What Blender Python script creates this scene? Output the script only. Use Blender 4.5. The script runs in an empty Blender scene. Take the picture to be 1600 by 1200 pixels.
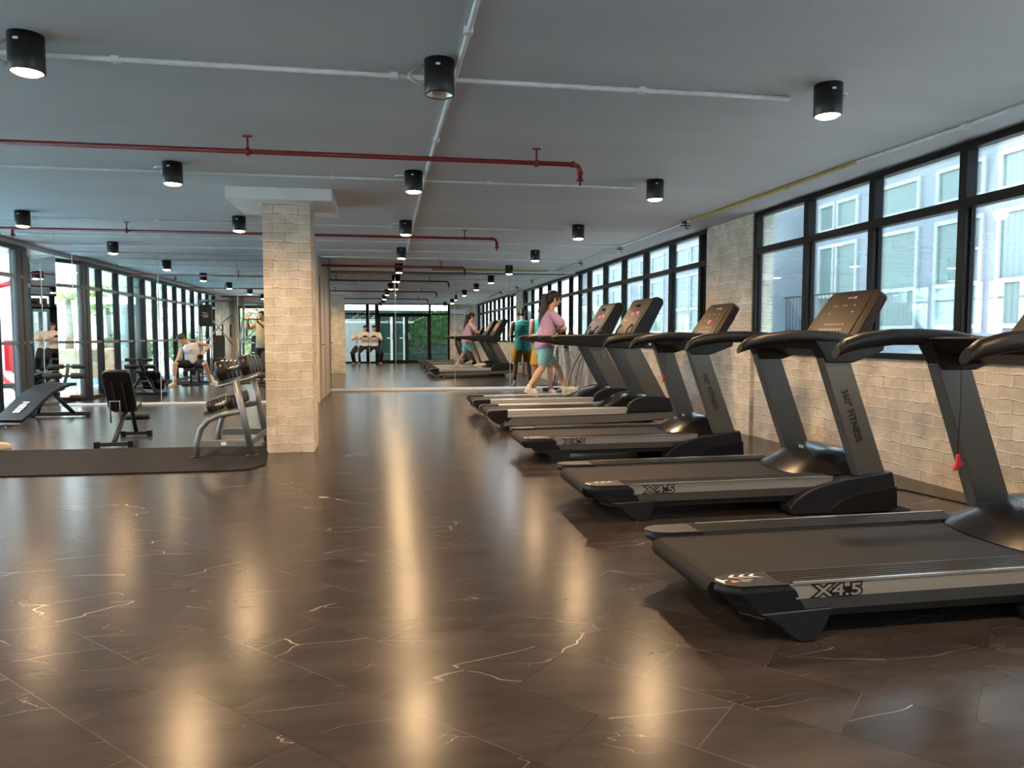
import bpy, math, random
from mathutils import Vector, Matrix
random.seed(7)
PI = math.pi
R = math.radians
sc = bpy.context.scene
COL = sc.collection

# ------------------------------------------------------------------ camera
cam_d = bpy.data.cameras.new('camera')
cam_d.sensor_width = 36.0
cam_d.lens = 1150 / 1600 * 36
cam_d.clip_start = 0.02
cam = bpy.data.objects.new('camera', cam_d)
COL.objects.link(cam)
cam.location = (0, 0, 1.12)
cam.rotation_euler = (R(90 - 3.7), 0, R(-9.6))
sc.camera = cam

# ------------------------------------------------------------------ world
world = bpy.data.worlds.new('world')
sc.world = world
world.use_nodes = True
wn = world.node_tree.nodes
wl = world.node_tree.links
bg = wn['Background']
wtc = wn.new('ShaderNodeTexCoord')
wsep = wn.new('ShaderNodeSeparateXYZ')
wramp = wn.new('ShaderNodeValToRGB')
wramp.color_ramp.elements[0].position = 0.0
wramp.color_ramp.elements[0].color = (0.86, 0.93, 1.0, 1)
wramp.color_ramp.elements[1].position = 0.8
wramp.color_ramp.elements[1].color = (0.66, 0.80, 1.0, 1)
wl.new(wtc.outputs['Generated'], wsep.inputs[0])
wl.new(wsep.outputs['Z'], wramp.inputs[0])
wl.new(wramp.outputs[0], bg.inputs['Color'])
bg.inputs['Strength'].default_value = 3.6

sun_d = bpy.data.lights.new('sun', 'SUN')
sun_d.energy = 10
sun_d.angle = R(12)
sun_d.color = (1, 0.97, 0.9)
sun = bpy.data.objects.new('sun', sun_d)
sun.rotation_euler = (R(4), R(14), 0)
COL.objects.link(sun)

def portal(loc, rot, sx, sy):
    d = bpy.data.lights.new('daylight_portal', 'AREA')
    d.shape = 'RECTANGLE'; d.size = sx; d.size_y = sy
    d.cycles.is_portal = True
    o = bpy.data.objects.new('daylight_portal', d)
    o.location = loc; o.rotation_euler = rot
    COL.objects.link(o)
portal((-5.4, 6.9, 1.2), (0, R(-90), 0), 2.5, 10.2)
portal((4.3, 3.5, 1.75), (0, R(90), 0), 1.6, 8.5)
portal((4.3, 12.2, 1.75), (0, R(90), 0), 1.6, 6.5)
portal((-1.2, -0.95, 1.2), (R(90), 0, 0), 7.8, 2.5)

vs = sc.view_settings
vs.view_transform = 'Standard'
vs.look = 'None'
vs.gamma = 1.0
vs.use_curve_mapping = False
vs.exposure = 1.5
sc.cycles.use_denoising = True
sc.cycles.max_bounces = 10
sc.cycles.diffuse_bounces = 5
sc.cycles.glossy_bounces = 6
sc.cycles.transparent_max_bounces = 16
sc.cycles.sample_clamp_indirect = 6
sc.cycles.caustics_reflective = False
sc.cycles.caustics_refractive = False

# ------------------------------------------------------------------ materials
def new_mat(name):
    m = bpy.data.materials.new(name)
    m.use_nodes = True
    return m, m.node_tree.nodes, m.node_tree.links, m.node_tree.nodes['Principled BSDF']

def pbr(name, col, rough=0.5, metal=0.0, emit=None, es=0, noise=0.0, nscale=8.0, bump=0.0, bscale=60.0, coat=0.0, spec=None):
    m, n, l, p = new_mat(name)
    p.inputs['Base Color'].default_value = (*col, 1)
    p.inputs['Roughness'].default_value = rough
    p.inputs['Metallic'].default_value = metal
    p.inputs['Coat Weight'].default_value = coat
    if spec is not None:
        p.inputs['Specular IOR Level'].default_value = spec
    if emit:
        p.inputs['Emission Color'].default_value = (*emit, 1)
        p.inputs['Emission Strength'].default_value = es
    tc = n.new('ShaderNodeTexCoord')
    nt = n.new('ShaderNodeTexNoise')
    nt.inputs['Scale'].default_value = nscale
    nt.inputs['Detail'].default_value = 4
    l.new(tc.outputs['Object'], nt.inputs['Vector'])
    rp = n.new('ShaderNodeValToRGB')
    k = max(noise, 0.03)
    rp.color_ramp.elements[0].position = 0.3
    rp.color_ramp.elements[1].position = 0.7
    rp.color_ramp.elements[0].color = (*[c * (1 - k) for c in col], 1)
    rp.color_ramp.elements[1].color = (*[min(1, c * (1 + k)) for c in col], 1)
    l.new(nt.outputs['Fac'], rp.inputs[0])
    l.new(rp.outputs[0], p.inputs['Base Color'])
    if bump > 0:
        nb = n.new('ShaderNodeTexNoise')
        nb.inputs['Scale'].default_value = bscale
        l.new(tc.outputs['Object'], nb.inputs['Vector'])
        b = n.new('ShaderNodeBump')
        b.inputs['Strength'].default_value = bump
        b.inputs['Distance'].default_value = 0.01
        l.new(nb.outputs['Fac'], b.inputs['Height'])
        l.new(b.outputs[0], p.inputs['Normal'])
    return m

def math_node(n, op, a=None, b=None):
    x = n.new('ShaderNodeMath'); x.operation = op
    if a is not None: x.inputs[0].default_value = a
    if b is not None: x.inputs[1].default_value = b
    return x

def brick_mat(name, ca, cb, mortar, bw=0.235, bh=0.088):
    m, n, l, p = new_mat(name)
    uv = n.new('ShaderNodeUVMap')
    nz = n.new('ShaderNodeTexNoise'); nz.inputs['Scale'].default_value = 9.0; nz.inputs['Detail'].default_value = 3
    l.new(uv.outputs[0], nz.inputs['Vector'])
    sub = n.new('ShaderNodeVectorMath'); sub.operation = 'SUBTRACT'; sub.inputs[1].default_value = (0.5, 0.5, 0.5)
    l.new(nz.outputs['Color'], sub.inputs[0])
    scl = n.new('ShaderNodeVectorMath'); scl.operation = 'SCALE'; scl.inputs['Scale'].default_value = 0.05
    l.new(sub.outputs[0], scl.inputs[0])
    add = n.new('ShaderNodeVectorMath'); add.operation = 'ADD'
    l.new(uv.outputs[0], add.inputs[0]); l.new(scl.outputs[0], add.inputs[1])
    br = n.new('ShaderNodeTexBrick')
    br.inputs['Scale'].default_value = 1.0
    br.inputs['Brick Width'].default_value = bw
    br.inputs['Row Height'].default_value = bh
    br.inputs['Mortar Size'].default_value = 0.006
    br.inputs['Mortar Smooth'].default_value = 0.55
    br.inputs['Bias'].default_value = 0.0
    br.inputs['Color1'].default_value = (*ca, 1)
    br.inputs['Color2'].default_value = (*cb, 1)
    br.inputs['Mortar'].default_value = (*mortar, 1)
    l.new(add.outputs[0], br.inputs['Vector'])
    # dirt patches
    n2 = n.new('ShaderNodeTexNoise'); n2.inputs['Scale'].default_value = 3.2; n2.inputs['Detail'].default_value = 8; n2.inputs['Roughness'].default_value = 0.7
    l.new(uv.outputs[0], n2.inputs['Vector'])
    rp = n.new('ShaderNodeValToRGB')
    rp.color_ramp.elements[0].position = 0.33; rp.color_ramp.elements[0].color = (0.66, 0.64, 0.6, 1)
    rp.color_ramp.elements[1].position = 0.62; rp.color_ramp.elements[1].color = (1.06, 1.05, 1.04, 1)
    l.new(n2.outputs['Fac'], rp.inputs[0])
    mx = n.new('ShaderNodeMix'); mx.data_type = 'RGBA'; mx.blend_type = 'MULTIPLY'; mx.inputs['Factor'].default_value = 1.0
    l.new(br.outputs['Color'], mx.inputs['A']); l.new(rp.outputs[0], mx.inputs['B'])
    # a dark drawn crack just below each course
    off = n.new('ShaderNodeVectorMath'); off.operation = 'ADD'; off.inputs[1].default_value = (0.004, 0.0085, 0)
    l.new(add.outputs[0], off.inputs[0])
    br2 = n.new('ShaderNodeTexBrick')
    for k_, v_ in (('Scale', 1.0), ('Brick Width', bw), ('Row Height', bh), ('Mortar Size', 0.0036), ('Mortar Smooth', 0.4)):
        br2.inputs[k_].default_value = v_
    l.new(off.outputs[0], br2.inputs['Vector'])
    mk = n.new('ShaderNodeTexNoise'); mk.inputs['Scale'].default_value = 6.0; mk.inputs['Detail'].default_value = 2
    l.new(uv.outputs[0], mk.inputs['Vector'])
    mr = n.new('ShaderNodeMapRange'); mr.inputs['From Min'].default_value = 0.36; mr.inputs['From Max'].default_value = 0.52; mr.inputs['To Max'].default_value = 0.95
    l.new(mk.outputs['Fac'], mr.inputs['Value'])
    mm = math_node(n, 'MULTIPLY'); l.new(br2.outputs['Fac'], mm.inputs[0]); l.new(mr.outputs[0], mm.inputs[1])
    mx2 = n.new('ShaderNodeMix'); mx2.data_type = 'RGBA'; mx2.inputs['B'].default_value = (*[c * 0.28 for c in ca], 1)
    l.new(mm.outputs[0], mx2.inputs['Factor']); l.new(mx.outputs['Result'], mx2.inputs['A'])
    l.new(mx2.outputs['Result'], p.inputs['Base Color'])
    p.inputs['Roughness'].default_value = 0.8
    b = n.new('ShaderNodeBump'); b.inputs['Strength'].default_value = 0.35; b.inputs['Distance'].default_value = 0.006
    inv = math_node(n, 'SUBTRACT', a=1.0); l.new(br.outputs['Fac'], inv.inputs[1])
    sm = math_node(n, 'MULTIPLY', b=0.5); l.new(n2.outputs['Fac'], sm.inputs[0])
    ad = math_node(n, 'ADD'); l.new(inv.outputs[0], ad.inputs[0]); l.new(sm.outputs[0], ad.inputs[1])
    l.new(ad.outputs[0], b.inputs['Height']); l.new(b.outputs[0], p.inputs['Normal'])
    return m

def floor_mat():
    m, n, l, p = new_mat('dark_marble_tile')
    tc = n.new('ShaderNodeTexCoord')
    mp = n.new('ShaderNodeMapping'); mp.inputs['Rotation'].default_value = (0, 0, R(45)); mp.inputs['Location'].default_value = (0.1, 0.265, 0)
    l.new(tc.outputs['Object'], mp.inputs['Vector'])
    br = n.new('ShaderNodeTexBrick')
    for k_, v_ in (('Scale', 1.0), ('Brick Width', 0.61), ('Row Height', 0.305), ('Mortar Size', 0.0014), ('Mortar Smooth', 0.3), ('Bias', 0.0)):
        br.inputs[k_].default_value = v_
    br.inputs['Color1'].default_value = (0, 0, 0, 1); br.inputs['Color2'].default_value = (1, 1, 1, 1)
    br.inputs['Mortar'].default_value = (0.5, 0.5, 0.5, 1)
    l.new(mp.outputs[0], br.inputs['Vector'])
    # vein space: stretched along X, shifted per tile
    st = n.new('ShaderNodeMapping'); st.inputs['Rotation'].default_value = (0, 0, R(-8)); st.inputs['Scale'].default_value = (0.75, 2.6, 1)
    l.new(tc.outputs['Object'], st.inputs['Vector'])
    sh = n.new('ShaderNodeVectorMath'); sh.operation = 'MULTIPLY_ADD'; sh.inputs[1].default_value = (7, 13, 5)
    l.new(br.outputs['Color'], sh.inputs[0]); l.new(st.outputs[0], sh.inputs[2])
    def vein(scale, width, seed, lo, hi, dist):
        nz_ = n.new('ShaderNodeTexNoise'); nz_.inputs['Scale'].default_value = scale * 1.7; nz_.inputs['Detail'].default_value = 3
        ofs = n.new('ShaderNodeVectorMath'); ofs.operation = 'ADD'; ofs.inputs[1].default_value = (seed, seed * 2, seed * 3)
        l.new(sh.outputs[0], ofs.inputs[0]); l.new(ofs.outputs[0], nz_.inputs['Vector'])
        wd = n.new('ShaderNodeVectorMath'); wd.operation = 'MULTIPLY_ADD'; wd.inputs[1].default_value = (dist, dist, 0)
        l.new(nz_.outputs['Color'], wd.inputs[0]); l.new(ofs.outputs[0], wd.inputs[2])
        nt = n.new('ShaderNodeTexVoronoi'); nt.feature = 'DISTANCE_TO_EDGE'; nt.inputs['Scale'].default_value = scale
        l.new(wd.outputs[0], nt.inputs['Vector'])
        mr = n.new('ShaderNodeMapRange'); mr.inputs['From Min'].default_value = width * 0.3; mr.inputs['From Max'].default_value = width
        mr.inputs['To Min'].default_value = 1; mr.inputs['To Max'].default_value = 0
        l.new(nt.outputs['Distance'], mr.inputs['Value'])
        mk = n.new('ShaderNodeTexNoise'); mk.inputs['Scale'].default_value = scale * 1.1; mk.inputs['Detail'].default_value = 2
        of2 = n.new('ShaderNodeVectorMath'); of2.operation = 'ADD'; of2.inputs[1].default_value = (seed + 31, 4, 9)
        l.new(sh.outputs[0], of2.inputs[0]); l.new(of2.outputs[0], mk.inputs['Vector'])
        m2 = n.new('ShaderNodeMapRange'); m2.inputs['From Min'].default_value = lo; m2.inputs['From Max'].default_value = hi
        l.new(mk.outputs['Fac'], m2.inputs['Value'])
        mu = math_node(n, 'MULTIPLY'); l.new(mr.outputs[0], mu.inputs[0]); l.new(m2.outputs[0], mu.inputs[1])
        return mu
    v1 = vein(0.8, 0.0026, 0, 0.48, 0.62, 0.5)
    v2 = vein(1.7, 0.0045, 11, 0.50, 0.64, 0.45)
    v3 = vein(6.0, 0.009, 23, 0.64, 0.76, 0.3)
    mx = math_node(n, 'MAXIMUM'); l.new(v1.outputs[0], mx.inputs[0])
    h2 = math_node(n, 'MULTIPLY', b=0.45); l.new(v2.outputs[0], h2.inputs[0]); l.new(h2.outputs[0], mx.inputs[1])
    mx3 = math_node(n, 'MAXIMUM'); l.new(mx.outputs[0], mx3.inputs[0])
    h3 = math_node(n, 'MULTIPLY', b=0.4); l.new(v3.outputs[0], h3.inputs[0]); l.new(h3.outputs[0], mx3.inputs[1])
    # clouded base
    cl = n.new('ShaderNodeTexNoise'); cl.inputs['Scale'].default_value = 2.2; cl.inputs['Detail'].default_value = 7; cl.inputs['Roughness'].default_value = 0.62
    l.new(sh.outputs[0], cl.inputs['Vector'])
    rp = n.new('ShaderNodeValToRGB')
    rp.color_ramp.elements[0].position = 0.3; rp.color_ramp.elements[0].color = (0.027, 0.0225, 0.0215, 1)
    rp.color_ramp.elements[1].position = 0.72; rp.color_ramp.elements[1].color = (0.055, 0.046, 0.043, 1)
    l.new(cl.outputs['Fac'], rp.inputs[0])
    c1 = n.new('ShaderNodeMix'); c1.data_type = 'RGBA'; c1.inputs['B'].default_value = (0.36, 0.335, 0.315, 1)
    l.new(mx3.outputs[0], c1.inputs['Factor']); l.new(rp.outputs[0], c1.inputs['A'])
    # seams: pale in places, dark in others
    sn = n.new('ShaderNodeTexNoise'); sn.inputs['Scale'].default_value = 1.4
    l.new(tc.outputs['Object'], sn.inputs['Vector'])
    sr = n.new('ShaderNodeValToRGB')
    sr.color_ramp.elements[0].position = 0.47; sr.color_ramp.elements[0].color = (0.018, 0.014, 0.013, 1)
    sr.color_ramp.elements[1].position = 0.56; sr.color_ramp.elements[1].color = (0.115, 0.103, 0.096, 1)
    l.new(sn.outputs['Fac'], sr.inputs[0])
    c2 = n.new('ShaderNodeMix'); c2.data_type = 'RGBA'
    l.new(br.outputs['Fac'], c2.inputs['Factor']); l.new(c1.outputs['Result'], c2.inputs['A']); l.new(sr.outputs[0], c2.inputs['B'])
    l.new(c2.outputs['Result'], p.inputs['Base Color'])
    rr = n.new('ShaderNodeMapRange'); rr.inputs['To Min'].default_value = 0.20; rr.inputs['To Max'].default_value = 0.27
    l.new(cl.outputs['Fac'], rr.inputs['Value']); l.new(rr.outputs[0], p.inputs['Roughness'])
    p.inputs['Specular IOR Level'].default_value = 0.18
    # long soft undulation of the vinyl plus a fine grain
    wv = n.new('ShaderNodeTexNoise'); wv.inputs['Scale'].default_value = 2.2; wv.inputs['Detail'].default_value = 2
    l.new(tc.outputs['Object'], wv.inputs['Vector'])
    gr = n.new('ShaderNodeTexNoise'); gr.inputs['Scale'].default_value = 26; gr.inputs['Detail'].default_value = 3
    l.new(tc.outputs['Object'], gr.inputs['Vector'])
    gm = math_node(n, 'MULTIPLY', b=0.03); l.new(gr.outputs['Fac'], gm.inputs[0])
    ga = math_node(n, 'ADD'); l.new(gm.outputs[0], ga.inputs[0]); l.new(wv.outputs['Fac'], ga.inputs[1])
    b = n.new('ShaderNodeBump'); b.inputs['Strength'].default_value = 0.10; b.inputs['Distance'].default_value = 0.012
    l.new(ga.outputs[0], b.inputs['Height']); l.new(b.outputs[0], p.inputs['Normal'])
    return m

def ceiling_mat():
    m, n, l, p = new_mat('grey_painted_plaster')
    tc = n.new('ShaderNodeTexCoord')
    mp = n.new('ShaderNodeMapping'); mp.inputs['Scale'].default_value = (0.35, 1.1, 1)
    l.new(tc.outputs['Object'], mp.inputs['Vector'])
    a = n.new('ShaderNodeTexNoise'); a.inputs['Scale'].default_value = 1.6; a.inputs['Detail'].default_value = 6
    l.new(mp.outputs[0], a.inputs['Vector'])
    rp = n.new('ShaderNodeValToRGB')
    rp.color_ramp.elements[0].position = 0.3; rp.color_ramp.elements[0].color = (0.53, 0.57, 0.615, 1)
    rp.color_ramp.elements[1].position = 0.7; rp.color_ramp.elements[1].color = (0.61, 0.65, 0.695, 1)
    l.new(a.outputs['Fac'], rp.inputs[0]); l.new(rp.outputs[0], p.inputs['Base Color'])
    p.inputs['Roughness'].default_value = 0.62
    g = n.new('ShaderNodeTexNoise'); g.inputs['Scale'].default_value = 1.3; g.inputs['Detail'].default_value = 4
    l.new(mp.outputs[0], g.inputs['Vector'])
    b = n.new('ShaderNodeBump'); b.inputs['Strength'].default_value = 0.5; b.inputs['Distance'].default_value = 0.05
    l.new(g.outputs['Fac'], b.inputs['Height']); l.new(b.outputs[0], p.inputs['Normal'])
    return m

def glass_mat(name, tint, refl=0.09):
    m, n, l, p = new_mat(name)
    n.remove(p)
    tr = n.new('ShaderNodeBsdfTransparent'); tr.inputs[0].default_value = (*tint, 1)
    gl = n.new('ShaderNodeBsdfGlossy'); gl.inputs['Roughness'].default_value = 0.0
    gl.inputs['Color'].default_value = (0.9, 1, 1, 1)
    lw = n.new('ShaderNodeLayerWeight'); lw.inputs['Blend'].default_value = 0.25
    mr = n.new('ShaderNodeMapRange'); mr.inputs['To Min'].default_value = refl * 0.6; mr.inputs['To Max'].default_value = 0.75
    l.new(lw.outputs['Fresnel'], mr.inputs['Value'])
    mx = n.new('ShaderNodeMixShader')
    l.new(mr.outputs[0], mx.inputs[0]); l.new(tr.outputs[0], mx.inputs[1]); l.new(gl.outputs[0], mx.inputs[2])
    l.new(mx.outputs[0], n['Material Output'].inputs[0])
    return m

def leaf_mat(name, a, b_, scale=14):
    m, n, l, p = new_mat(name)
    tc = n.new('ShaderNodeTexCoord')
    v = n.new('ShaderNodeTexVoronoi'); v.inputs['Scale'].default_value = scale
    l.new(tc.outputs['Object'], v.inputs['Vector'])
    rp = n.new('ShaderNodeValToRGB')
    rp.color_ramp.elements[0].color = (*a, 1); rp.color_ramp.elements[1].color = (*b_, 1)
    sp = n.new('ShaderNodeSeparateColor'); l.new(v.outputs['Color'], sp.inputs[0])
    l.new(sp.outputs[0], rp.inputs[0]); l.new(rp.outputs[0], p.inputs['Base Color'])
    p.inputs['Roughness'].default_value = 0.55
    bp = n.new('ShaderNodeBump'); bp.inputs['Strength'].default_value = 0.8; bp.inputs['Distance'].default_value = 0.05
    l.new(v.outputs['Distance'], bp.inputs['Height']); l.new(bp.outputs[0], p.inputs['Normal'])
    return m

M = {}
M['floor'] = floor_mat()
M['ceil'] = ceiling_mat()
M['brick'] = brick_mat('painted_brick', (0.71, 0.65, 0.575), (0.57, 0.525, 0.465), (0.88, 0.82, 0.75))
M['white'] = pbr('white_paint', (0.78, 0.81, 0.83), 0.5, noise=0.05, nscale=3)
M['beige'] = pbr('beige_wall_paint', (0.50, 0.42, 0.34), 0.5, noise=0.05, nscale=2)
M['doorbeige'] = pbr('beige_door_laminate', (0.42, 0.34, 0.27), 0.4)
M['frame'] = pbr('black_window_frame', (0.007, 0.007, 0.0075), 0.42, noise=0.2, spec=0.2)
M['framegrey'] = pbr('dark_grey_window_frame', (0.035, 0.038, 0.042), 0.4)
M['silverframe'] = pbr('aluminium_rail', (0.20, 0.20, 0.20), 0.4, 0.6)
M['glass'] = glass_mat('window_glass', (0.90, 0.93, 0.935))
M['mirror'] = pbr('mirror_silver', (0.80, 0.84, 0.82), 0.0, 1.0)
M['seam'] = pbr('mirror_edge', (0.55, 0.62, 0.6), 0.2, 0.3)
M['black'] = pbr('black_powder_coat', (0.010, 0.010, 0.011), 0.42)
M['plastic'] = pbr('black_plastic', (0.008, 0.008, 0.009), 0.42, spec=0.3, bump=0.05, bscale=300)
M['bootplastic'] = pbr('blue_black_plastic', (0.012, 0.0145, 0.019), 0.42, spec=0.35, bump=0.04, bscale=400)
M['gloss'] = pbr('gloss_black_plastic', (0.010, 0.009, 0.009), 0.22, spec=0.35)
M['console'] = pbr('dark_bronze_plastic', (0.016, 0.0095, 0.006), 0.46, spec=0.15)
M['panel'] = pbr('console_panel', (0.022, 0.0125, 0.0075), 0.42, spec=0.14)
M['alu'] = pbr('satin_aluminium', (0.30, 0.30, 0.285), 0.4, 0.3)
M['alu2'] = pbr('grey_metal_paint', (0.15, 0.15, 0.14), 0.4, 0.2)
M['upright'] = pbr('taupe_grey_metal_paint', (0.12, 0.12, 0.113), 0.36, 0.4)
M['silver'] = pbr('bright_silver_plastic', (0.50, 0.49, 0.46), 0.38, 0.3)
M['chrome'] = pbr('bright_trim', (0.75, 0.75, 0.73), 0.22, 0.85)
M['belt'] = pbr('treadmill_belt', (0.009, 0.008, 0.0078), 0.6, spec=0.25, bump=0.25, bscale=420)
M['rib'] = pbr('ribbed_black_tread', (0.030, 0.027, 0.026), 0.33)
M['ink'] = pbr('black_print', (0.004, 0.004, 0.004), 0.5)
M['whiteink'] = pbr('white_print', (0.75, 0.75, 0.72), 0.5)
M['greyink'] = pbr('grey_print', (0.34, 0.31, 0.28), 0.5)
M['dimink'] = pbr('dim_console_print', (0.10, 0.065, 0.04), 0.4)
M['orange'] = pbr('orange_print', (0.75, 0.25, 0.04), 0.5)
M['red'] = pbr('red_plastic', (0.62, 0.02, 0.03), 0.4)
M['led'] = pbr('red_led', (0.3, 0.01, 0.02), 0.4, emit=(1.0, 0.03, 0.06), es=2.0)
M['redpipe'] = pbr('red_pipe_paint', (0.20, 0.010, 0.014), 0.38, noise=0.15)
M['conduit'] = pbr('white_conduit_paint', (0.80, 0.84, 0.85), 0.45, noise=0.08, nscale=20)
M['yellow'] = pbr('yellow_pvc', (0.50, 0.37, 0.07), 0.45)
M['lamp'] = pbr('black_lamp_housing', (0.008, 0.008, 0.009), 0.4)
M['reflector'] = pbr('lamp_reflector', (0.7, 0.7, 0.66), 0.25, 0.8)
M['bulb'] = pbr('warm_bulb', (1, 0.8, 0.5), 0.5, emit=(1.0, 0.72, 0.42), es=45)
M['bulbcool'] = pbr('cool_bulb', (1, 1, 1), 0.5, emit=(0.95, 0.97, 1.0), es=30)
M['flex'] = pbr('flex_hose_metal', (0.45, 0.45, 0.44), 0.35, 0.6)
M['rubber'] = pbr('black_rubber_mat', (0.011, 0.010, 0.0105), 0.85, spec=0.2, noise=0.15, nscale=6, bump=0.3, bscale=200)
M['rackmetal'] = pbr('grey_rack_enamel', (0.19, 0.21, 0.23), 0.36, 0.45)
M['cast'] = pbr('black_cast_iron', (0.012, 0.009, 0.008), 0.28, spec=0.4)
M['knurl'] = pbr('knurled_steel', (0.55, 0.52, 0.48), 0.25, 0.95, bump=0.4, bscale=500)
M['vinyl'] = pbr('black_vinyl', (0.008, 0.008, 0.010), 0.42, spec=0.35, bump=0.1, bscale=150)
M['piping'] = pbr('light_piping', (0.35, 0.35, 0.36), 0.5)
M['foam'] = pbr('black_foam', (0.012, 0.012, 0.013), 0.65, bump=0.2, bscale=120)
M['steelblack'] = pbr('charcoal_tube_steel', (0.030, 0.031, 0.034), 0.35, 0.3)
M['skin'] = pbr('skin', (0.55, 0.34, 0.25), 0.5, noise=0.05, nscale=14)
M['skin2'] = pbr('tanned_skin', (0.40, 0.22, 0.145), 0.5, noise=0.05, nscale=14)
M['hair'] = pbr('dark_hair', (0.016, 0.009, 0.007), 0.45, bump=0.4, bscale=180)
M['hair2'] = pbr('black_hair', (0.010, 0.009, 0.009), 0.45, bump=0.4, bscale=180)
M['pink'] = pbr('mauve_cotton', (0.42, 0.27, 0.42), 0.85, noise=0.07, nscale=10, bump=0.35, bscale=16)
M['aqua'] = pbr('aqua_stretch_cloth', (0.28, 0.60, 0.62), 0.7, noise=0.04, bump=0.15, bscale=20)
M['teal'] = pbr('teal_cotton', (0.06, 0.37, 0.32), 0.85, noise=0.1, nscale=10, bump=0.4, bscale=14)
M['mustard'] = pbr('mustard_cotton', (0.46, 0.25, 0.022), 0.85, noise=0.08, nscale=10, bump=0.35, bscale=16)
M['whitecloth'] = pbr('white_cotton', (0.68, 0.67, 0.69), 0.85, noise=0.05, nscale=10, bump=0.35, bscale=14)
M['blackcloth'] = pbr('black_cotton', (0.009, 0.009, 0.011), 0.85, bump=0.3, bscale=16)
M['tancloth'] = pbr('tan_cotton', (0.42, 0.33, 0.22), 0.85, bump=0.3, bscale=16)
M['shoe'] = pbr('cream_leather', (0.60, 0.56, 0.44), 0.55)
M['shoewhite'] = pbr('white_pink_mesh', (0.62, 0.50, 0.56), 0.6)
M['magenta'] = pbr('magenta_trim', (0.35, 0.05, 0.30), 0.5)
M['sock'] = pbr('white_sock', (0.7, 0.7, 0.7), 0.9)
M['eye'] = pbr('eye_dark', (0.01, 0.008, 0.007), 0.2)
M['lip'] = pbr('lip', (0.42, 0.17, 0.15), 0.5)
M['hedge'] = leaf_mat('green_ivy_wall', (0.010, 0.055, 0.014), (0.05, 0.17, 0.035), 16)
M['palm'] = leaf_mat('palm_green', (0.16, 0.24, 0.04), (0.36, 0.44, 0.10), 5)
M['bush'] = leaf_mat('bush_green', (0.04, 0.10, 0.03), (0.17, 0.24, 0.09), 9)
M['trunk'] = pbr('palm_trunk', (0.28, 0.25, 0.2), 0.8, noise=0.2)
M['darkgreen'] = pbr('dark_green_wall', (0.012, 0.05, 0.035), 0.5)
M['pavement'] = pbr('pale_paving', (0.62, 0.63, 0.62), 0.8, noise=0.08)
M['asphalt'] = pbr('grey_alley_concrete', (0.30, 0.30, 0.29), 0.85, noise=0.1)
M['pool'] = pbr('pool_water', (0.06, 0.42, 0.50), 0.08, noise=0.2, nscale=1.2, bump=0.3, bscale=3)
M['orangestrip'] = pbr('terracotta_paving', (0.50, 0.20, 0.11), 0.8)
M['bluestrip'] = pbr('blue_paving', (0.12, 0.25, 0.50), 0.7)
M['planter'] = pbr('brown_stone_planter', (0.36, 0.22, 0.14), 0.8, noise=0.2, nscale=5)
M['concrete'] = pbr('raw_concrete', (0.42, 0.42, 0.40), 0.8, noise=0.15, nscale=1.5)
M['stairred'] = pbr('red_stair_paint', (0.45, 0.06, 0.06), 0.6)
M['bldg'] = pbr('pale_blue_plaster', (0.235, 0.255, 0.29), 0.8, noise=0.12, nscale=1.4)
M['bwhite'] = pbr('white_render', (0.8, 0.8, 0.78), 0.7, noise=0.05)
M['wframe'] = pbr('white_pvc_frame', (0.40, 0.415, 0.41), 0.45)
def curtain_mat():
    m, n, l, p = new_mat('teal_window_with_curtain')
    tc = n.new('ShaderNodeTexCoord')
    w = n.new('ShaderNodeTexWave'); w.bands_direction = 'Y'; w.inputs['Scale'].default_value = 3.0
    w.inputs['Distortion'].default_value = 2.5; w.inputs['Detail'].default_value = 2; w.inputs['Detail Scale'].default_value = 0.4
    l.new(tc.outputs['Object'], w.inputs['Vector'])
    rp = n.new('ShaderNodeValToRGB')
    rp.color_ramp.elements[0].color = (0.115, 0.17, 0.162, 1); rp.color_ramp.elements[1].color = (0.16, 0.21, 0.20, 1)
    l.new(w.outputs['Fac'], rp.inputs[0]); l.new(rp.outputs[0], p.inputs['Base Color'])
    p.inputs['Roughness'].default_value = 0.25
    return m
M['curtain'] = curtain_mat()
M['rope1'] = pbr('blue_flecked_rope', (0.30, 0.34, 0.42), 0.8, noise=0.6, nscale=40)
M['rope2'] = pbr('red_flecked_rope', (0.42, 0.28, 0.27), 0.8, noise=0.6, nscale=40)
M['rope3'] = pbr('brown_flecked_rope', (0.40, 0.30, 0.22), 0.8, noise=0.6, nscale=40)
M['signbrown'] = pbr('brown_sign_box', (0.20, 0.14, 0.09), 0.5)
M['acwhite'] = pbr('white_appliance', (0.7, 0.72, 0.72), 0.4)

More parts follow.
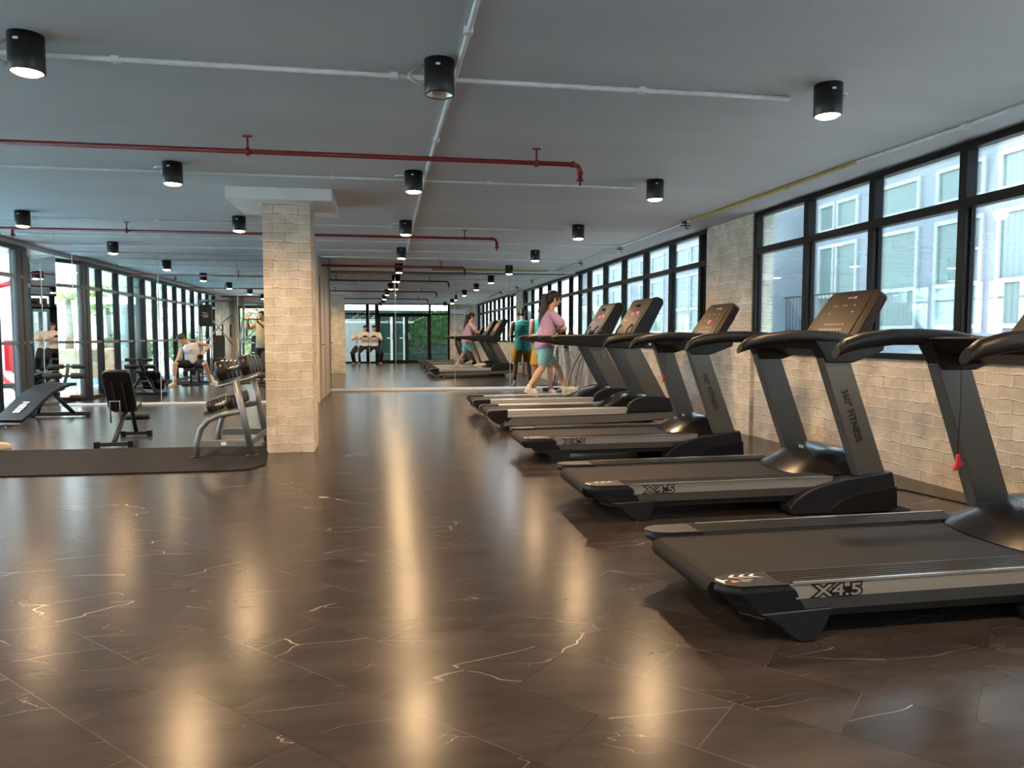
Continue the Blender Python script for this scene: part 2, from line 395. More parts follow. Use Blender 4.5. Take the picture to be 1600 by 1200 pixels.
# ------------------------------------------------------------------ mesh builder
class MB:
    def __init__(s):
        s.v = []; s.f = []; s.mi = []; s.sm = []
    def add(s, vs, fs, mi=0, smooth=False):
        b = len(s.v)
        s.v += [Vector(x) for x in vs]
        for f in fs:
            s.f.append([b + i for i in f]); s.mi.append(mi); s.sm.append(smooth)
        return s
    def box(s, x0, y0, z0, x1, y1, z1, mi=0):
        vs = [(x0, y0, z0), (x1, y0, z0), (x1, y1, z0), (x0, y1, z0), (x0, y0, z1), (x1, y0, z1), (x1, y1, z1), (x0, y1, z1)]
        return s.add(vs, [(0, 3, 2, 1), (4, 5, 6, 7), (0, 1, 5, 4), (1, 2, 6, 5), (2, 3, 7, 6), (3, 0, 4, 7)], mi)
    def obox(s, c, ax, ay, az, mi=0):
        c = Vector(c); ax = Vector(ax); ay = Vector(ay); az = Vector(az)
        vs = [c + i * ax + j * ay + k * az for k in (-1, 1) for (i, j) in ((-1, -1), (1, -1), (1, 1), (-1, 1))]
        return s.add(vs, [(0, 3, 2, 1), (4, 5, 6, 7), (0, 1, 5, 4), (1, 2, 6, 5), (2, 3, 7, 6), (3, 0, 4, 7)], mi)
    def prism(s, poly, a, b, axis='y', mi=0, smooth=False, poly2=None):
        # poly: 2D points; axis y -> (x,z) extruded a..b in y ; x -> (y,z) ; z -> (x,y)
        def mk(p, t):
            return {'y': (p[0], t, p[1]), 'x': (t, p[0], p[1]), 'z': (p[0], p[1], t)}[axis]
        n = len(poly); p2 = poly2 or poly
        vs = [mk(p, a) for p in poly] + [mk(p, b) for p in p2]
        fs = [tuple(range(n)), tuple(range(2 * n - 1, n - 1, -1))]
        base = len(s.v)
        s.add(vs, fs, mi)
        for i in range(n):
            j = (i + 1) % n
            s.f.append([base + i, base + i + n, base + j + n, base + j]); s.mi.append(mi); s.sm.append(smooth)
        return s
    def loft(s, secs, n=16, mi=0, cap=True, smooth=True):
        # secs: (center, half-width vector, half-depth vector)
        base = len(s.v)
        for c, w, d in secs:
            c = Vector(c); w = Vector(w); d = Vector(d)
            for i in range(n):
                t = 2 * PI * i / n
                s.v.append(c + w * math.cos(t) + d * math.sin(t))
        for k in range(len(secs) - 1):
            for i in range(n):
                j = (i + 1) % n
                s.f.append([base + k * n + i, base + k * n + j, base + (k + 1) * n + j, base + (k + 1) * n + i]); s.mi.append(mi); s.sm.append(smooth)
        if cap:
            s.f.append([base + i for i in range(n)][::-1]); s.mi.append(mi); s.sm.append(False)
            s.f.append([base + (len(secs) - 1) * n + i for i in range(n)]); s.mi.append(mi); s.sm.append(False)
        return s
    def tube(s, pts, r, n=10, mi=0, cap=True, ry=None):
        pts = [Vector(p) for p in pts]
        rr = r if isinstance(r, (list, tuple)) else [r] * len(pts)
        secs = []; prev = None
        for i, p in enumerate(pts):
            if i == 0: t = pts[1] - p
            elif i == len(pts) - 1: t = p - pts[i - 1]
            else: t = (pts[i + 1] - p).normalized() + (p - pts[i - 1]).normalized()
            if t.length < 1e-9: t = Vector((0, 0, 1))
            t.normalize()
            if prev is None:
                a = Vector((0, 0, 1)) if abs(t.z) < 0.9 else Vector((1, 0, 0))
                u = t.cross(a).normalized()
            else:
                u = (prev - t * prev.dot(t)).normalized()
            prev = u
            w = t.cross(u).normalized()
            q = (ry / r if (ry and not isinstance(r, (list, tuple))) else 1.0)
            secs.append((p, u * rr[i], w * rr[i] * q))
        return s.loft(secs, n, mi, cap)
    def ell(s, c, r, rot=None, nu=16, nv=10, mi=0):
        base = len(s.v); c = Vector(c)
        rot = rot or Matrix.Identity(3)
        if not hasattr(r, '__len__'): r = (r, r, r)
        for j in range(1, nv):
            ph = PI * j / nv
            for i in range(nu):
                th = 2 * PI * i / nu
                s.v.append(c + rot @ Vector((r[0] * math.sin(ph) * math.cos(th), r[1] * math.sin(ph) * math.sin(th), r[2] * math.cos(ph))))
        s.v.append(c + rot @ Vector((0, 0, r[2]))); s.v.append(c + rot @ Vector((0, 0, -r[2])))
        T = base + nu * (nv - 1); B = T + 1
        for i in range(nu):
            k = (i + 1) % nu
            s.f.append([T, base + i, base + k]); s.mi.append(mi); s.sm.append(True)
            for j in range(nv - 2):
                s.f.append([base + j * nu + i, base + (j + 1) * nu + i, base + (j + 1) * nu + k, base + j * nu + k]); s.mi.append(mi); s.sm.append(True)
            o = base + (nv - 2) * nu
            s.f.append([B, o + k, o + i]); s.mi.append(mi); s.sm.append(True)
        return s
    def caps(s, pts, rs, n=12):
        """tapered limb with round ends and joints (to be remeshed)"""
        s.tube(pts, rs, n)
        for p, r in zip(pts, rs): s.ell(p, r * 0.99, nu=12, nv=8)
        return s
    def cyl(s, c, r, h, axis='z', n=20, mi=0, r2=None):
        c = Vector(c); d = {'x': Vector((1, 0, 0)), 'y': Vector((0, 1, 0)), 'z': Vector((0, 0, 1))}[axis]
        return s.tube([c - d * h / 2, c + d * h / 2], [r, r2 if r2 is not None else r], n, mi)
    def lathe(s, prof, c=(0, 0, 0), n=24, mi=0, smooth=True):
        base = len(s.v); c = Vector(c)
        for r, z in prof:
            for i in range(n):
                t = 2 * PI * i / n
                s.v.append(c + Vector((r * math.cos(t), r * math.sin(t), z)))
        for k in range(len(prof) - 1):
            for i in range(n):
                j = (i + 1) % n
                s.f.append([base + k * n + i, base + k * n + j, base + (k + 1) * n + j, base + (k + 1) * n + i]); s.mi.append(mi); s.sm.append(smooth)
        return s
    def xf(s, mat):
        s.v = [mat @ v for v in s.v]; return s
    def build(s, name, mats, parent=None, bevel=0, seg=2, loc=None, remesh=0, smooth_it=0):
        me = bpy.data.meshes.new(name)
        me.from_pydata([tuple(v) for v in s.v], [], s.f)
        if not isinstance(mats, (list, tuple)): mats = [mats]
        for m_ in mats: me.materials.append(m_)
        for i, p in enumerate(me.polygons):
            p.material_index = s.mi[i]; p.use_smooth = s.sm[i]
        me.validate()
        uv = me.uv_layers.new(name='UVMap')
        for p in me.polygons:
            nx, ny, nz = abs(p.normal.x), abs(p.normal.y), abs(p.normal.z)
            for li in p.loop_indices:
                co = me.vertices[me.loops[li].vertex_index].co
                if nx >= ny and nx >= nz: uv.data[li].uv = (co.y, co.z)
                elif ny >= nz: uv.data[li].uv = (co.x, co.z)
                else: uv.data[li].uv = (co.x, co.y)
        o = bpy.data.objects.new(name, me)
        COL.objects.link(o)
        if remesh:
            rm = o.modifiers.new('r', 'REMESH'); rm.mode = 'VOXEL'; rm.voxel_size = remesh; rm.use_smooth_shade = True
            if smooth_it:
                sm = o.modifiers.new('s', 'SMOOTH'); sm.factor = 0.5; sm.iterations = smooth_it
            dg = bpy.context.evaluated_depsgraph_get(); dg.update()
            ev = o.evaluated_get(dg)
            m2 = bpy.data.meshes.new_from_object(ev)
            m2.name = name
            o.modifiers.clear()
            o.data = m2
            for p in m2.polygons: p.use_smooth = True
            bpy.data.meshes.remove(me)
        if parent is not None: o.parent = parent
        if loc is not None: o.location = loc
        if bevel:
            b = o.modifiers.new('bevel', 'BEVEL'); b.width = bevel; b.segments = seg; b.limit_method = 'ANGLE'; b.angle_limit = R(35)
        return o

def tag(o, label=None, cat=None, group=None, kind=None):
    if label: o['label'] = label
    if cat: o['category'] = cat
    if group: o['group'] = group
    if kind: o['kind'] = kind
    return o

def thing(name, label=None, cat=None, loc=(0, 0, 0), rz=0, group=None, kind=None):
    o = bpy.data.objects.new(name, None)
    o.empty_display_size = 0.1
    COL.objects.link(o)
    o.location = loc; o.rotation_euler = (0, 0, rz)
    return tag(o, label, cat, group, kind)

def copy_tree(o, parent=None):
    c = o.copy(); COL.objects.link(c)
    if parent is not None: c.parent = parent
    for ch in list(o.children): copy_tree(ch, c)
    return c

def text_obj(s_, size, mat, parent, mtx, ext=0.001, off=0.0, name='lettering', shear=0.0, sx=1.0):
    cu = bpy.data.curves.new('t', 'FONT')
    cu.body = s_; cu.size = size; cu.extrude = ext; cu.offset = off; cu.shear = shear
    cu.align_x = 'LEFT'
    t = bpy.data.objects.new('t', cu); COL.objects.link(t)
    dg = bpy.context.evaluated_depsgraph_get(); dg.update()
    me = bpy.data.meshes.new_from_object(t.evaluated_get(dg))
    me.name = name
    bpy.data.objects.remove(t); bpy.data.curves.remove(cu)
    me.transform(mtx @ Matrix.Diagonal((sx, 1, 1, 1)))
    me.materials.clear(); me.materials.append(mat)
    o = bpy.data.objects.new(name, me); COL.objects.link(o)
    if parent is not None: o.parent = parent
    return o

def frame_mtx(origin, xdir, ydir):
    x = Vector(xdir).normalized(); y = Vector(ydir).normalized(); z = x.cross(y)
    m = Matrix((x, y, z)).transposed().to_4x4()
    m.translation = Vector(origin)
    return m

def struct(name, mb, mats, parent=None, bevel=0):
    o = mb.build(name, mats, parent, bevel)
    if parent is None: o['kind'] = 'structure'
    return o

exec_parts = []
# ------------------------------------------------------------------ room shell
XR, XL, YB, MR, ML, XD, CE = 4.07, -5.25, -0.7, 15.4, 12.95, -1.15, 2.49
struct('floor', MB().box(-5.8, YB - 0.1, -0.12, 4.3, 15.7, 0), M['floor'])
struct('ceiling', MB().box(-5.9, YB - 0.1, CE, 4.35, 15.7, CE + 0.2), M['ceil'])
wr = MB().box(XR, YB, 0, XR + 0.2, 7.72, 0.935).box(XR, 8.92, 0, XR + 0.2, 15.6, 0.935)
wr.box(XR - 0.045, 7.72, 0, XR + 0.2, 8.92, CE)
struct('wall_right', wr, M['brick'])
struct('wall_back_right', MB().box(XD - 0.12, MR + 0.02, 0, XR + 0.2, MR + 0.22, CE), M['white'])
struct('wall_back_left', MB().box(-5.225, ML + 0.02, 0, XD - 0.12, ML + 0.22, CE), M['white'])
struct('wall_divider', MB().box(XD - 0.12, ML, 0, XD, MR + 0.02, CE), M['beige'])
struct('wall_left', MB().box(XL - 0.2, YB, 0, XL, 1.9, CE), M['brick'])
struct('wall_left_header', MB().box(XL - 0.15, 1.9, 2.42, XL, 11.97, CE).prism([(-5.27, 11.97), (-5.25, 12.0), (-5.26, 13.1), (-5.9, 13.1), (-5.9, 11.97)], 2.421, CE, 'z'), M['white'])
fw = MB().box(2.68, YB - 0.2, 0, XR + 0.2, YB, CE)
struct('wall_front_right', fw, M['brick'])
struct('wall_front_left', MB().box(XL - 0.2, YB - 0.2, 0, -5.05, YB, CE).box(-5.05, YB - 0.2, 2.15, -2.3, YB, CE).box(-5.05, YB - 0.2, 0, -2.3, YB, 0.32).box(-2.5, YB - 0.2, 0, -2.3, YB, CE), M['brick'])
struct('trim_1', MB().box(XD, MR - 0.045, 0.0, XR, MR + 0.0, 0.055), M['white'], bevel=0.006)
struct('trim_2', MB().box(-5.24, ML - 0.03, 0.0, XD - 0.1, ML, 0.03), M['white'], bevel=0.005)
struct('trim_3', MB().box(-1.1, 15.12, 2.43, 3.9, 15.24, CE), M['white'], bevel=0.006)
d1 = thing('door_1', kind='structure')
MB().box(XD, 13.15, 0, XD + 0.02, 13.22, 2.1).box(XD, 14.02, 0, XD + 0.02, 14.09, 2.1).box(XD, 13.15, 2.1, XD + 0.02, 14.09, 2.17).build('door_frame', M['doorbeige'], d1)
MB().box(XD, 13.22, 0.01, XD + 0.008, 14.02, 2.1).build('door_leaf', M['beige'], d1)
MB().cyl((XD + 0.03, 13.3, 0.98), 0.012, 0.05, 'x').tube([(XD + 0.05, 13.3, 0.98), (XD + 0.05, 13.42, 0.98)], 0.009).build('door_handle', M['chrome'], d1)

# brick pillar with its drop panel
struct('wall_pillar', MB().box(-1.155, 7.34, 0, -0.715, 7.79, 2.38), M['brick'])
struct('trim_4', MB().box(-1.445, 7.14, 2.38, -0.495, 8.10, CE), M['white'], bevel=0.004)
MB().tube([(-0.70, 7.43, 2.36), (-0.70, 7.43, 2.385)], 0.008).build('trim_5', M['white'])['kind'] = 'structure'

def right_window(name, y0, y1, muls, cream=None):
    w = thing(name, kind='structure')
    x0, x1 = XR - 0.03, XR + 0.05
    z0, z1, zt = 0.935, CE - 0.003, 2.06
    MB().box(x0, y0, z0, x1, y1, z0 + 0.05).box(x0, y0, z1 - 0.05, x1, y1, z1).box(x0, y0, z0, x1, y0 + 0.05, z1).box(x0, y1 - 0.05, z0, x1, y1, z1).build('window_frame', M['frame'], w, 0.004)
    for y in muls:
        MB().box(x0 - 0.01, y - 0.035, z0 + 0.05, x1, y + 0.035, z1 - 0.05).build('mullion', M['frame'], w, 0.004)
    MB().box(x0 - 0.012, y0 + 0.05, zt - 0.035, x1 - 0.01, y1 - 0.05, zt + 0.035).build('transom', M['frame'], w, 0.004)
    ys = [y0] + list(muls) + [y1]
    for a, b in zip(ys[:-1], ys[1:]):
        MB().box(XR + 0.01, a + 0.02, z0 + 0.03, XR + 0.016, b - 0.02, z1 - 0.03).build('pane', M['glass'], w)
        MB().box(XR - 0.0, a + 0.035, z0 + 0.05, XR + 0.012, a + 0.05, zt - 0.035).box(XR, b - 0.05, z0 + 0.05, XR + 0.012, b - 0.035, zt - 0.035).build('pane_bead', M['frame'], w)
    return w
right_window('window_1', YB, 7.72, [0.7, 1.7, 2.69, 3.69, 4.69, 5.69, 6.68])
right_window('window_2', 8.92, MR, [9.15, 10.19, 11.28, 12.38, 13.49, 14.61])

# glass wall on the left
w3 = thing('window_3', kind='structure')
x0, x1 = XL - 0.06, XL + 0.02
gy0, gy1 = 1.9, 11.97
MB().box(x0, gy0, 0, x1, gy1, 0.06).box(x0, gy0, 2.36, x1, gy1, 2.43).build('window_frame', M['framegrey'], w3, 0.004)
MB().box(x0 + 0.01, gy0, 1.0, x1 + 0.01, gy1, 1.045).build('mid_rail', M['silverframe'], w3, 0.003)
MB().box(x0 + 0.01, gy0, 1.955, x1 + 0.012, gy1, 2.01).build('transom', M['silverframe'], w3, 0.003)
posts = [11.09, 10.23, 9.37, 8.6, 7.8, 6.97, 6.15, 5.3, 4.45, 3.6, 2.75, 1.93]
MB().box(x0, 11.64, 0.0, x1 + 0.015, 11.78, 2.36).box(x0, 11.82, 0.0, x1 + 0.015, 11.96, 2.36).build('mullion', M['framegrey'], w3, 0.005)
for y in posts:
    MB().box(x0, y - 0.045, 0.06, x1 + 0.015, y + 0.045, 2.36).build('mullion', M['frame'], w3, 0.004)
ys = [1.93] + posts[::-1][1:] + [11.64]
for a, b in zip(ys[:-1], ys[1:]):
    MB().box(XL - 0.02, a + 0.03, 0.05, XL - 0.012, b - 0.03, 2.38).build('pane', M['glass'], w3)
# slanted glass between the last post and the corner mirror
w4 = thing('window_4', kind='structure')
A, B = Vector((-5.27, 12.0, 0)), Vector((-5.715, 12.9, 0)); dAB = (B - A)
nAB = Vector((dAB.y, -dAB.x, 0)).normalized() * 0.03
MB().obox((A + B) / 2 + Vector((0, 0, 0.03)), dAB / 2, nAB, (0, 0, 0.03)).obox((A + B) / 2 + Vector((0, 0, 2.39)), dAB / 2, nAB, (0, 0, 0.03)).build('window_frame', M['framegrey'], w4)
MB().obox((A + B) / 2 + Vector((0, 0, 1.98)), dAB / 2, nAB, (0, 0, 0.027)).obox((A + B) / 2 + Vector((0, 0, 1.02)), dAB / 2, nAB, (0, 0, 0.022)).build('transom', M['silverframe'], w4)
MB().obox((A + B) / 2 + Vector((0, 0, 1.2)), dAB / 2, nAB * 0.1, (0, 0, 1.17)).build('pane', M['glass'], w4)

# glazed front wall behind the camera
w5 = thing('window_5', kind='structure')
yy0, yy1 = YB - 0.06, YB + 0.02
MB().box(-2.3, yy0, 0, 2.68, yy1, 0.07).box(-2.3, yy0, 2.44, 2.68, yy1, CE).build('window_frame', M['frame'], w5)
MB().box(-2.3, yy0, 2.02, 2.68, yy1 + 0.01, 2.09).build('transom', M['frame'], w5)
for a, b in ((-2.3, -2.22), (0.06, 0.22), (1.80, 1.89), (2.6, 2.68)):
    MB().box(a, yy0, 0.07, b, yy1 + 0.01, 2.44).build('mullion', M['frame'], w5)
for a, b in ((-2.22, 0.06), (0.22, 1.80), (1.89, 2.6)):
    MB().box(a, YB - 0.02, 2.09, b, YB - 0.014, 2.44).build('pane', M['glass'], w5)
    if a != 0.22:
        MB().box(a, YB - 0.02, 0.07, b, YB - 0.014, 2.02).build('pane', M['glass'], w5)
for nme, a, b, hx in (('door_2', 0.22, 0.85, 0.80), ('door_3', 0.87, 1.80, 0.93)):
    dd = thing(nme, kind='structure')
    MB().box(a, yy0 + 0.01, 0.02, a + 0.06, yy1 - 0.01, 2.02).box(b - 0.06, yy0 + 0.01, 0.02, b, yy1 - 0.01, 2.02).box(a, yy0 + 0.01, 0.02, b, yy1 - 0.01, 0.12).box(a, yy0 + 0.01, 1.95, b, yy1 - 0.01, 2.02).build('door_frame', M['frame'], dd)
    MB().box(a + 0.06, YB - 0.02, 0.12, b - 0.06, YB - 0.014, 1.95).build('door_glass', M['glass'], dd)
    hz = [(hx + 0.05 * (1 if hx > 0.9 else -1) * math.sin(PI * k / 8), yy1 + 0.04, 0.95 + 0.32 * k / 8) for k in range(9)]
    MB().tube(hz, 0.012).build('door_handle', M['chrome'], dd)
w6 = thing('window_6', kind='structure')
MB().box(-5.05, yy0, 0.32, -2.5, yy1, 0.38).box(-5.05, yy0, 2.09, -2.5, yy1, 2.15).box(-5.05, yy0, 0.32, -4.98, yy1, 2.15).box(-2.57, yy0, 0.32, -2.5, yy1, 2.15).build('window_frame', M['frame'], w6)
MB().box(-5.0, yy0, 1.0, -2.5, yy1, 1.04).build('transom', M['silverframe'], w6)
MB().box(-5.0, YB - 0.02, 0.36, -2.5, YB - 0.014, 2.12).build('pane', M['glass'], w6)

# ------------------------------------------------------------------ wall mirrors
def mirror(a, b, z0, z1, label, group=None, yaw=0.0, lean=0.0):
    a = Vector((*a, 0)); b = Vector((*b, 0))
    c = (a + b) / 2; L = (b - a).length; ang = math.atan2(b.y - a.y, b.x - a.x)
    t = thing('wall_mirror', label, 'mirror', (c.x, c.y, z0), ang + R(yaw), group)
    t.rotation_euler[0] = R(lean)
    MB().box(-L / 2 + 0.003, 0.0, 0, L / 2 - 0.003, 0.006, z1 - z0).build('mirror_glass', M['mirror'], t)
    for q in (-L / 2 - 0.001, L / 2 - 0.004):
        MB().box(q, -0.001, 0, q + 0.005, 0.007, z1 - z0).build('edge_strip', M['seam'], t)
    return t
zt = 2.475
mirror((-5.235, ML), (-4.99, ML), 0.03, zt, 'narrow mirror strip left of the first upright seam, reflecting the end of the glass wall')
mirror((-4.985, ML), (-3.70, ML), 0.03, zt, 'tall mirror panel reflecting the glass wall and palm, behind the white-lettered black bench')
mirror((-3.695, ML), (-2.46, ML), 0.03, zt, 'tall mirror panel reflecting the man in the white vest, behind the adjustable bench')
mirror((-2.455, ML), (-1.27, ML), 0.03, zt, 'tall mirror panel behind the brick pillar and the dumbbell rack')
mirror((-5.70, 12.89), (-5.47, 12.985), 0.03, 2.42, 'slanted corner mirror strip beside the last glass wall post')
mirror((-5.465, 12.987), (-5.235, 13.08), 0.03, 2.42, 'slanted corner mirror strip reflecting the photographer in a white shirt')
struct('wall_corner', MB().obox((-5.52, 13.10, 1.26), (0.27, 0.11, 0), (-0.02, 0.045, 0), (0, 0, 1.26)), M['white'])
xs = [XD + 0.01, -0.59, -0.36, 0.17, 1.39, 2.56, XR - 0.01]
labs = ['leftmost mirror panel of the far right wall, beside the beige divider wall',
        'narrow mirror strip of the far wall, second from the beige divider wall',
        'mirror panel of the far wall reflecting the photographer and the glass door post',
        'wide far mirror panel reflecting the glass doors and green ivy wall',
        'wide far mirror panel reflecting the walking woman and the treadmills',
        'far mirror panel beside the window wall, reflecting the man in the teal vest']
yaws = [2.05, 1.66, 0.99, 0.1, 0.35, 0.0]
for k in range(6):
    mirror((xs[k], MR - 0.022), (xs[k + 1], MR - 0.022), 0.055, CE - 0.005, labs[k], yaw=yaws[k])

# ------------------------------------------------------------------ ceiling services
def pipe_run(y, x0, x1, hangers, label, pend=None):
    t = thing('sprinkler_pipe', label, 'pipe', (0, y, 0), group='red sprinkler pipes')
    z = 2.385
    pts = [(x0, 0, z)] + [(x1 - 0.05, 0, z), (x1 - 0.015, 0, z - 0.015), (x1, 0, z - 0.05), (x1, 0, z - 0.10)]
    MB().tube(pts, 0.0175, 12).tube([(x1 - 0.07, 0, z), (x1 - 0.045, 0, z)], 0.023).tube([(x1, 0, z - 0.05), (x1, 0, z - 0.075)], 0.023).build('pipe', M['redpipe'], t)
    for h in hangers:
        MB().tube([(h, 0, z + 0.02), (h, 0, CE)], 0.007).tube([(h - 0.012, 0, z), (h + 0.012, 0, z)], 0.028).box(h - 0.03, -0.012, CE - 0.008, h + 0.03, 0.012, CE).build('hanger', M['redpipe'], t)
    MB().lathe([(0.001, z - 0.155), (0.008, z - 0.15), (0.008, z - 0.125), (0.030, z - 0.118), (0.030, z - 0.11), (0.015, z - 0.10), (0.012, z - 0.09)], (x1, 0, 0), 12).build('sprinkler_head', M['redpipe'], t)
    if pend is not None:
        MB().tube([(pend, 0, z), (pend, 0, z - 0.06)], 0.014).lathe([(0.001, z - 0.12), (0.007, z - 0.115), (0.007, z - 0.09), (0.032, z - 0.08), (0.032, z - 0.07), (0.014, z - 0.06)], (pend, 0, 0), 12).build('sprinkler_head', M['redpipe'], t)
pipe_run(5.37, -5.2, 1.42, [-4.2, -0.93, 1.09], 'nearest red sprinkler pipe crossing the ceiling, in front of the pillar', -3.0)
pipe_run(9.58, -5.2, 1.42, [-3.07, -1.0, 1.0], 'second red sprinkler pipe, behind the brick pillar', -4.32)
pipe_run(13.62, XD + 0.01, 1.42, [-1.0, 0.98], 'farthest red sprinkler pipe, in front of the far mirror wall')
pipe_run(1.2, -5.2, 1.42, [-3.0, 1.0], 'red sprinkler pipe above the photographer, behind the camera position', -4.0)

def conduit(pts, label, r=0.0125, mat='conduit', clips=(), group='white ceiling conduits', cat='conduit'):
    t = thing('conduit', label, cat, (0, 0, 0), group=group)
    p = []
    for a, b in zip(pts[:-1], pts[1:]):
        n_ = max(2, int((Vector(b) - Vector(a)).length / 0.5))
        for k in range(n_):
            q = Vector(a).lerp(Vector(b), k / n_)
            p.append((q.x, q.y + random.uniform(-0.006, 0.006), q.z + random.uniform(-0.003, 0.0)))
    p.append(pts[-1])
    MB().tube(p, r, 8).build('tube', M[mat], t)
    for c in clips:
        MB().box(c[0] - 0.02, c[1] - 0.022, CE - 0.03, c[0] + 0.02, c[1] + 0.022, CE - 0.001).build('clip', M[mat], t)
    return t
zc = CE - 0.013
for y, xa, xb, lb in ((3.98, -4.6, 2.28, 'white conduit across the ceiling joining the nearest row of lamps'),
                      (6.56, -5.1, 2.25, 'white conduit across the ceiling between the nearest pipe and the pillar'),
                      (9.34, -4.6, 2.25, 'white conduit across the ceiling just behind the pillar'),
                      (11.95, -4.6, 2.25, 'white conduit across the ceiling joining the fourth row of lamps'),
                      (10.8, -5.0, 3.5, 'long white conduit behind the pillar running towards the window wall'),
                      (13.0, -1.1, 3.5, 'white conduit at the ceiling edge above the divider wall corner'),
                      (14.4, -1.1, 2.1, 'last white conduit before the far mirror wall'),
                      (1.42, -4.6, 2.25, 'white conduit across the ceiling above the photographer')):
    conduit([(xa, y, zc), (xb, y, zc)], lb, clips=[(x, y) for x in [xa + 0.6 + 1.35 * k for k in range(int((xb - xa) / 1.35))]], r=0.014 if y < 5 else 0.010)
conduit([(0.40, -0.6, zc), (0.37, 3.6, zc), (0.33, 6.4, zc), (0.33, 9.2, zc), (0.32, 15.0, zc)], 'white conduit running the length of the ceiling beside the middle lamps', r=0.013, clips=[(0.37, 3.35), (0.35, 5.2), (0.33, 8.0)])
conduit([(3.72, 0.5, zc), (3.70, 4.3, zc), (3.62, 5.3, zc)], 'white conduit on the ceiling along the near windows', r=0.012, clips=[(3.70, 4.3)])
conduit([(3.62, 5.3, zc), (3.54, 8.3, zc)], 'yellow plastic conduit on the ceiling along the windows', r=0.013, mat='yellow', clips=[(3.60, 6.3)], group='yellow ceiling conduits')
conduit([(3.54, 8.3, zc), (3.5, 10.8, zc), (3.48, 15.0, zc)], 'white conduit on the ceiling along the far windows', r=0.011)
conduit([(0.9, 15.08, 2.47), (3.3, 15.08, 2.47)], 'yellow plastic conduit on the white beam by the far mirror wall', r=0.014, mat='yellow', group='yellow ceiling conduits')
for (x, y, lb) in ((3.52, 8.42, 'small ceiling bracket at the brick pier end of the yellow conduit'), (3.5, 10.85, 'small ceiling bracket where two conduits meet near the windows'), (3.48, 13.1, 'small ceiling bracket in the far corner by the windows')):
    b_ = thing('pipe_bracket', lb, 'bracket', (x, y, 0))
    MB().box(-0.03, -0.03, CE - 0.03, 0.03, 0.03, CE).tube([(0, 0, CE - 0.03), (0.01, 0, CE - 0.08), (0.04, 0.0, CE - 0.09)], 0.008).tube([(-0.06, 0, CE - 0.05), (0.06, 0, CE - 0.05)], 0.007).build('bracket_body', M['steelblack'], b_)

# lamps
row_names = {1.2: 'row above the camera', 3.77: 'nearest row', 6.28: 'second row, before the pillar', 8.93: 'third row, behind the pillar', 11.62: 'fourth row', 14.17: 'last row by the far mirrors'}
col_names = {-3.92: 'leftmost of the', -1.66: 'left-centre lamp of the', 0.23: 'middle lamp of the', 2.34: 'right-hand lamp of the'}
RB = 0.075
def lamp(x, y, state='on', power=52):
    t = thing('ceiling_lamp', None, 'lamp', (x, y, 0), group='black cylinder ceiling lamps')
    word = {'on': 'glowing warm', 'off': 'unlit', 'cool': 'glowing white'}[state]
    t['label'] = f"black cylindrical ceiling lamp {word}, {col_names[min(col_names, key=lambda c: abs(c - x))]} {row_names[y]}".replace('leftmost of the', 'leftmost lamp of the')
    zb = 2.322
    MB().lathe([(0.001, CE), (RB, CE - 0.0), (RB, zb + 0.004), (RB - 0.003, zb), (RB - 0.009, zb), (RB - 0.009, zb + 0.02)], n=28).build('lamp_housing', M['lamp'], t)
    MB().lathe([(RB - 0.009, zb + 0.003), (RB - 0.014, zb + 0.01), (0.045, zb + 0.075), (0.001, zb + 0.078)], n=24).build('reflector', M['reflector'], t)
    if state != 'off':
        e = M['bulb'] if state == 'on' else M['bulbcool']
        MB().lathe([(0.001, zb - 0.013), (0.03, zb - 0.011), (0.050, zb - 0.006), (0.063, zb + 0.002)], n=24).build('bulb', e, t)
        ld = bpy.data.lights.new('lamp_light', 'SPOT')
        ld.energy = power; ld.spot_size = R(168); ld.spot_blend = 0.75; ld.shadow_soft_size = 0.06
        ld.color = (1.0, 0.64, 0.33) if state == 'on' else (0.95, 0.97, 1)
        lo = bpy.data.objects.new('lamp_light', ld); COL.objects.link(lo); lo.parent = t; lo.location = (0, 0, zb - 0.03)
    # label sticker and supply lead
    MB().box(-0.022, -RB - 0.001, CE - 0.045, 0.0, -RB + 0.012, CE - 0.034).build('sticker', M['whiteink'], t)
    for k in range(4):
        pass
    if y < 5 and x < 1:
        pts = [(-RB + 0.01, -0.02, CE - 0.03)] + [(-RB - 0.075 * math.sin(PI * k / 12), -0.02 - 0.0 * k, CE - 0.03 - 0.11 * k / 12) for k in range(1, 12)] + [(-RB + 0.01, -0.02, CE - 0.145)]
        hose = MB(); hose.tube(pts, [0.0085 if k % 2 else 0.0065 for k in range(len(pts))], 8)
        hose.build('flex_hose', M['flex'], t)
    else:
        s_ = 1 if x > 1 else -1
        pts = [(s_ * (RB - 0.005), 0, CE - 0.04), (s_ * (RB + 0.05), 0.02, CE - 0.03), (s_ * (RB + 0.075), 0.06, CE - 0.03), (s_ * (RB + 0.03), 0.11, CE - 0.015), (s_ * (RB - 0.03), 0.14, CE - 0.012)]
        MB().tube(pts, 0.006, 6).build('lead', M['conduit'], t)
    return t
for y in (1.2, 3.77, 6.28, 8.93, 11.62, 14.17):
    for x in ((-3.92, -1.66, 0.23, 2.34) if y != 3.77 else (-3.86, -1.61, 0.27, 2.39)):
        if y > 14 and x < 0: continue
        if y == 6.28 and x == -3.92: pass
        st = 'on'
        if (y, x) == (3.77, 0.27): st = 'off'
        if y > 14 and x > 1: st = 'cool'
        lamp(x, y, st)
# ------------------------------------------------------------------ treadmills
X0 = 1.15
def text_plate(s_, size, t, origin, xd, yd, mat='ink', name='lettering', **k):
    return text_obj(s_, size, M[mat], t, frame_mtx(origin, xd, yd), name=name, **k)

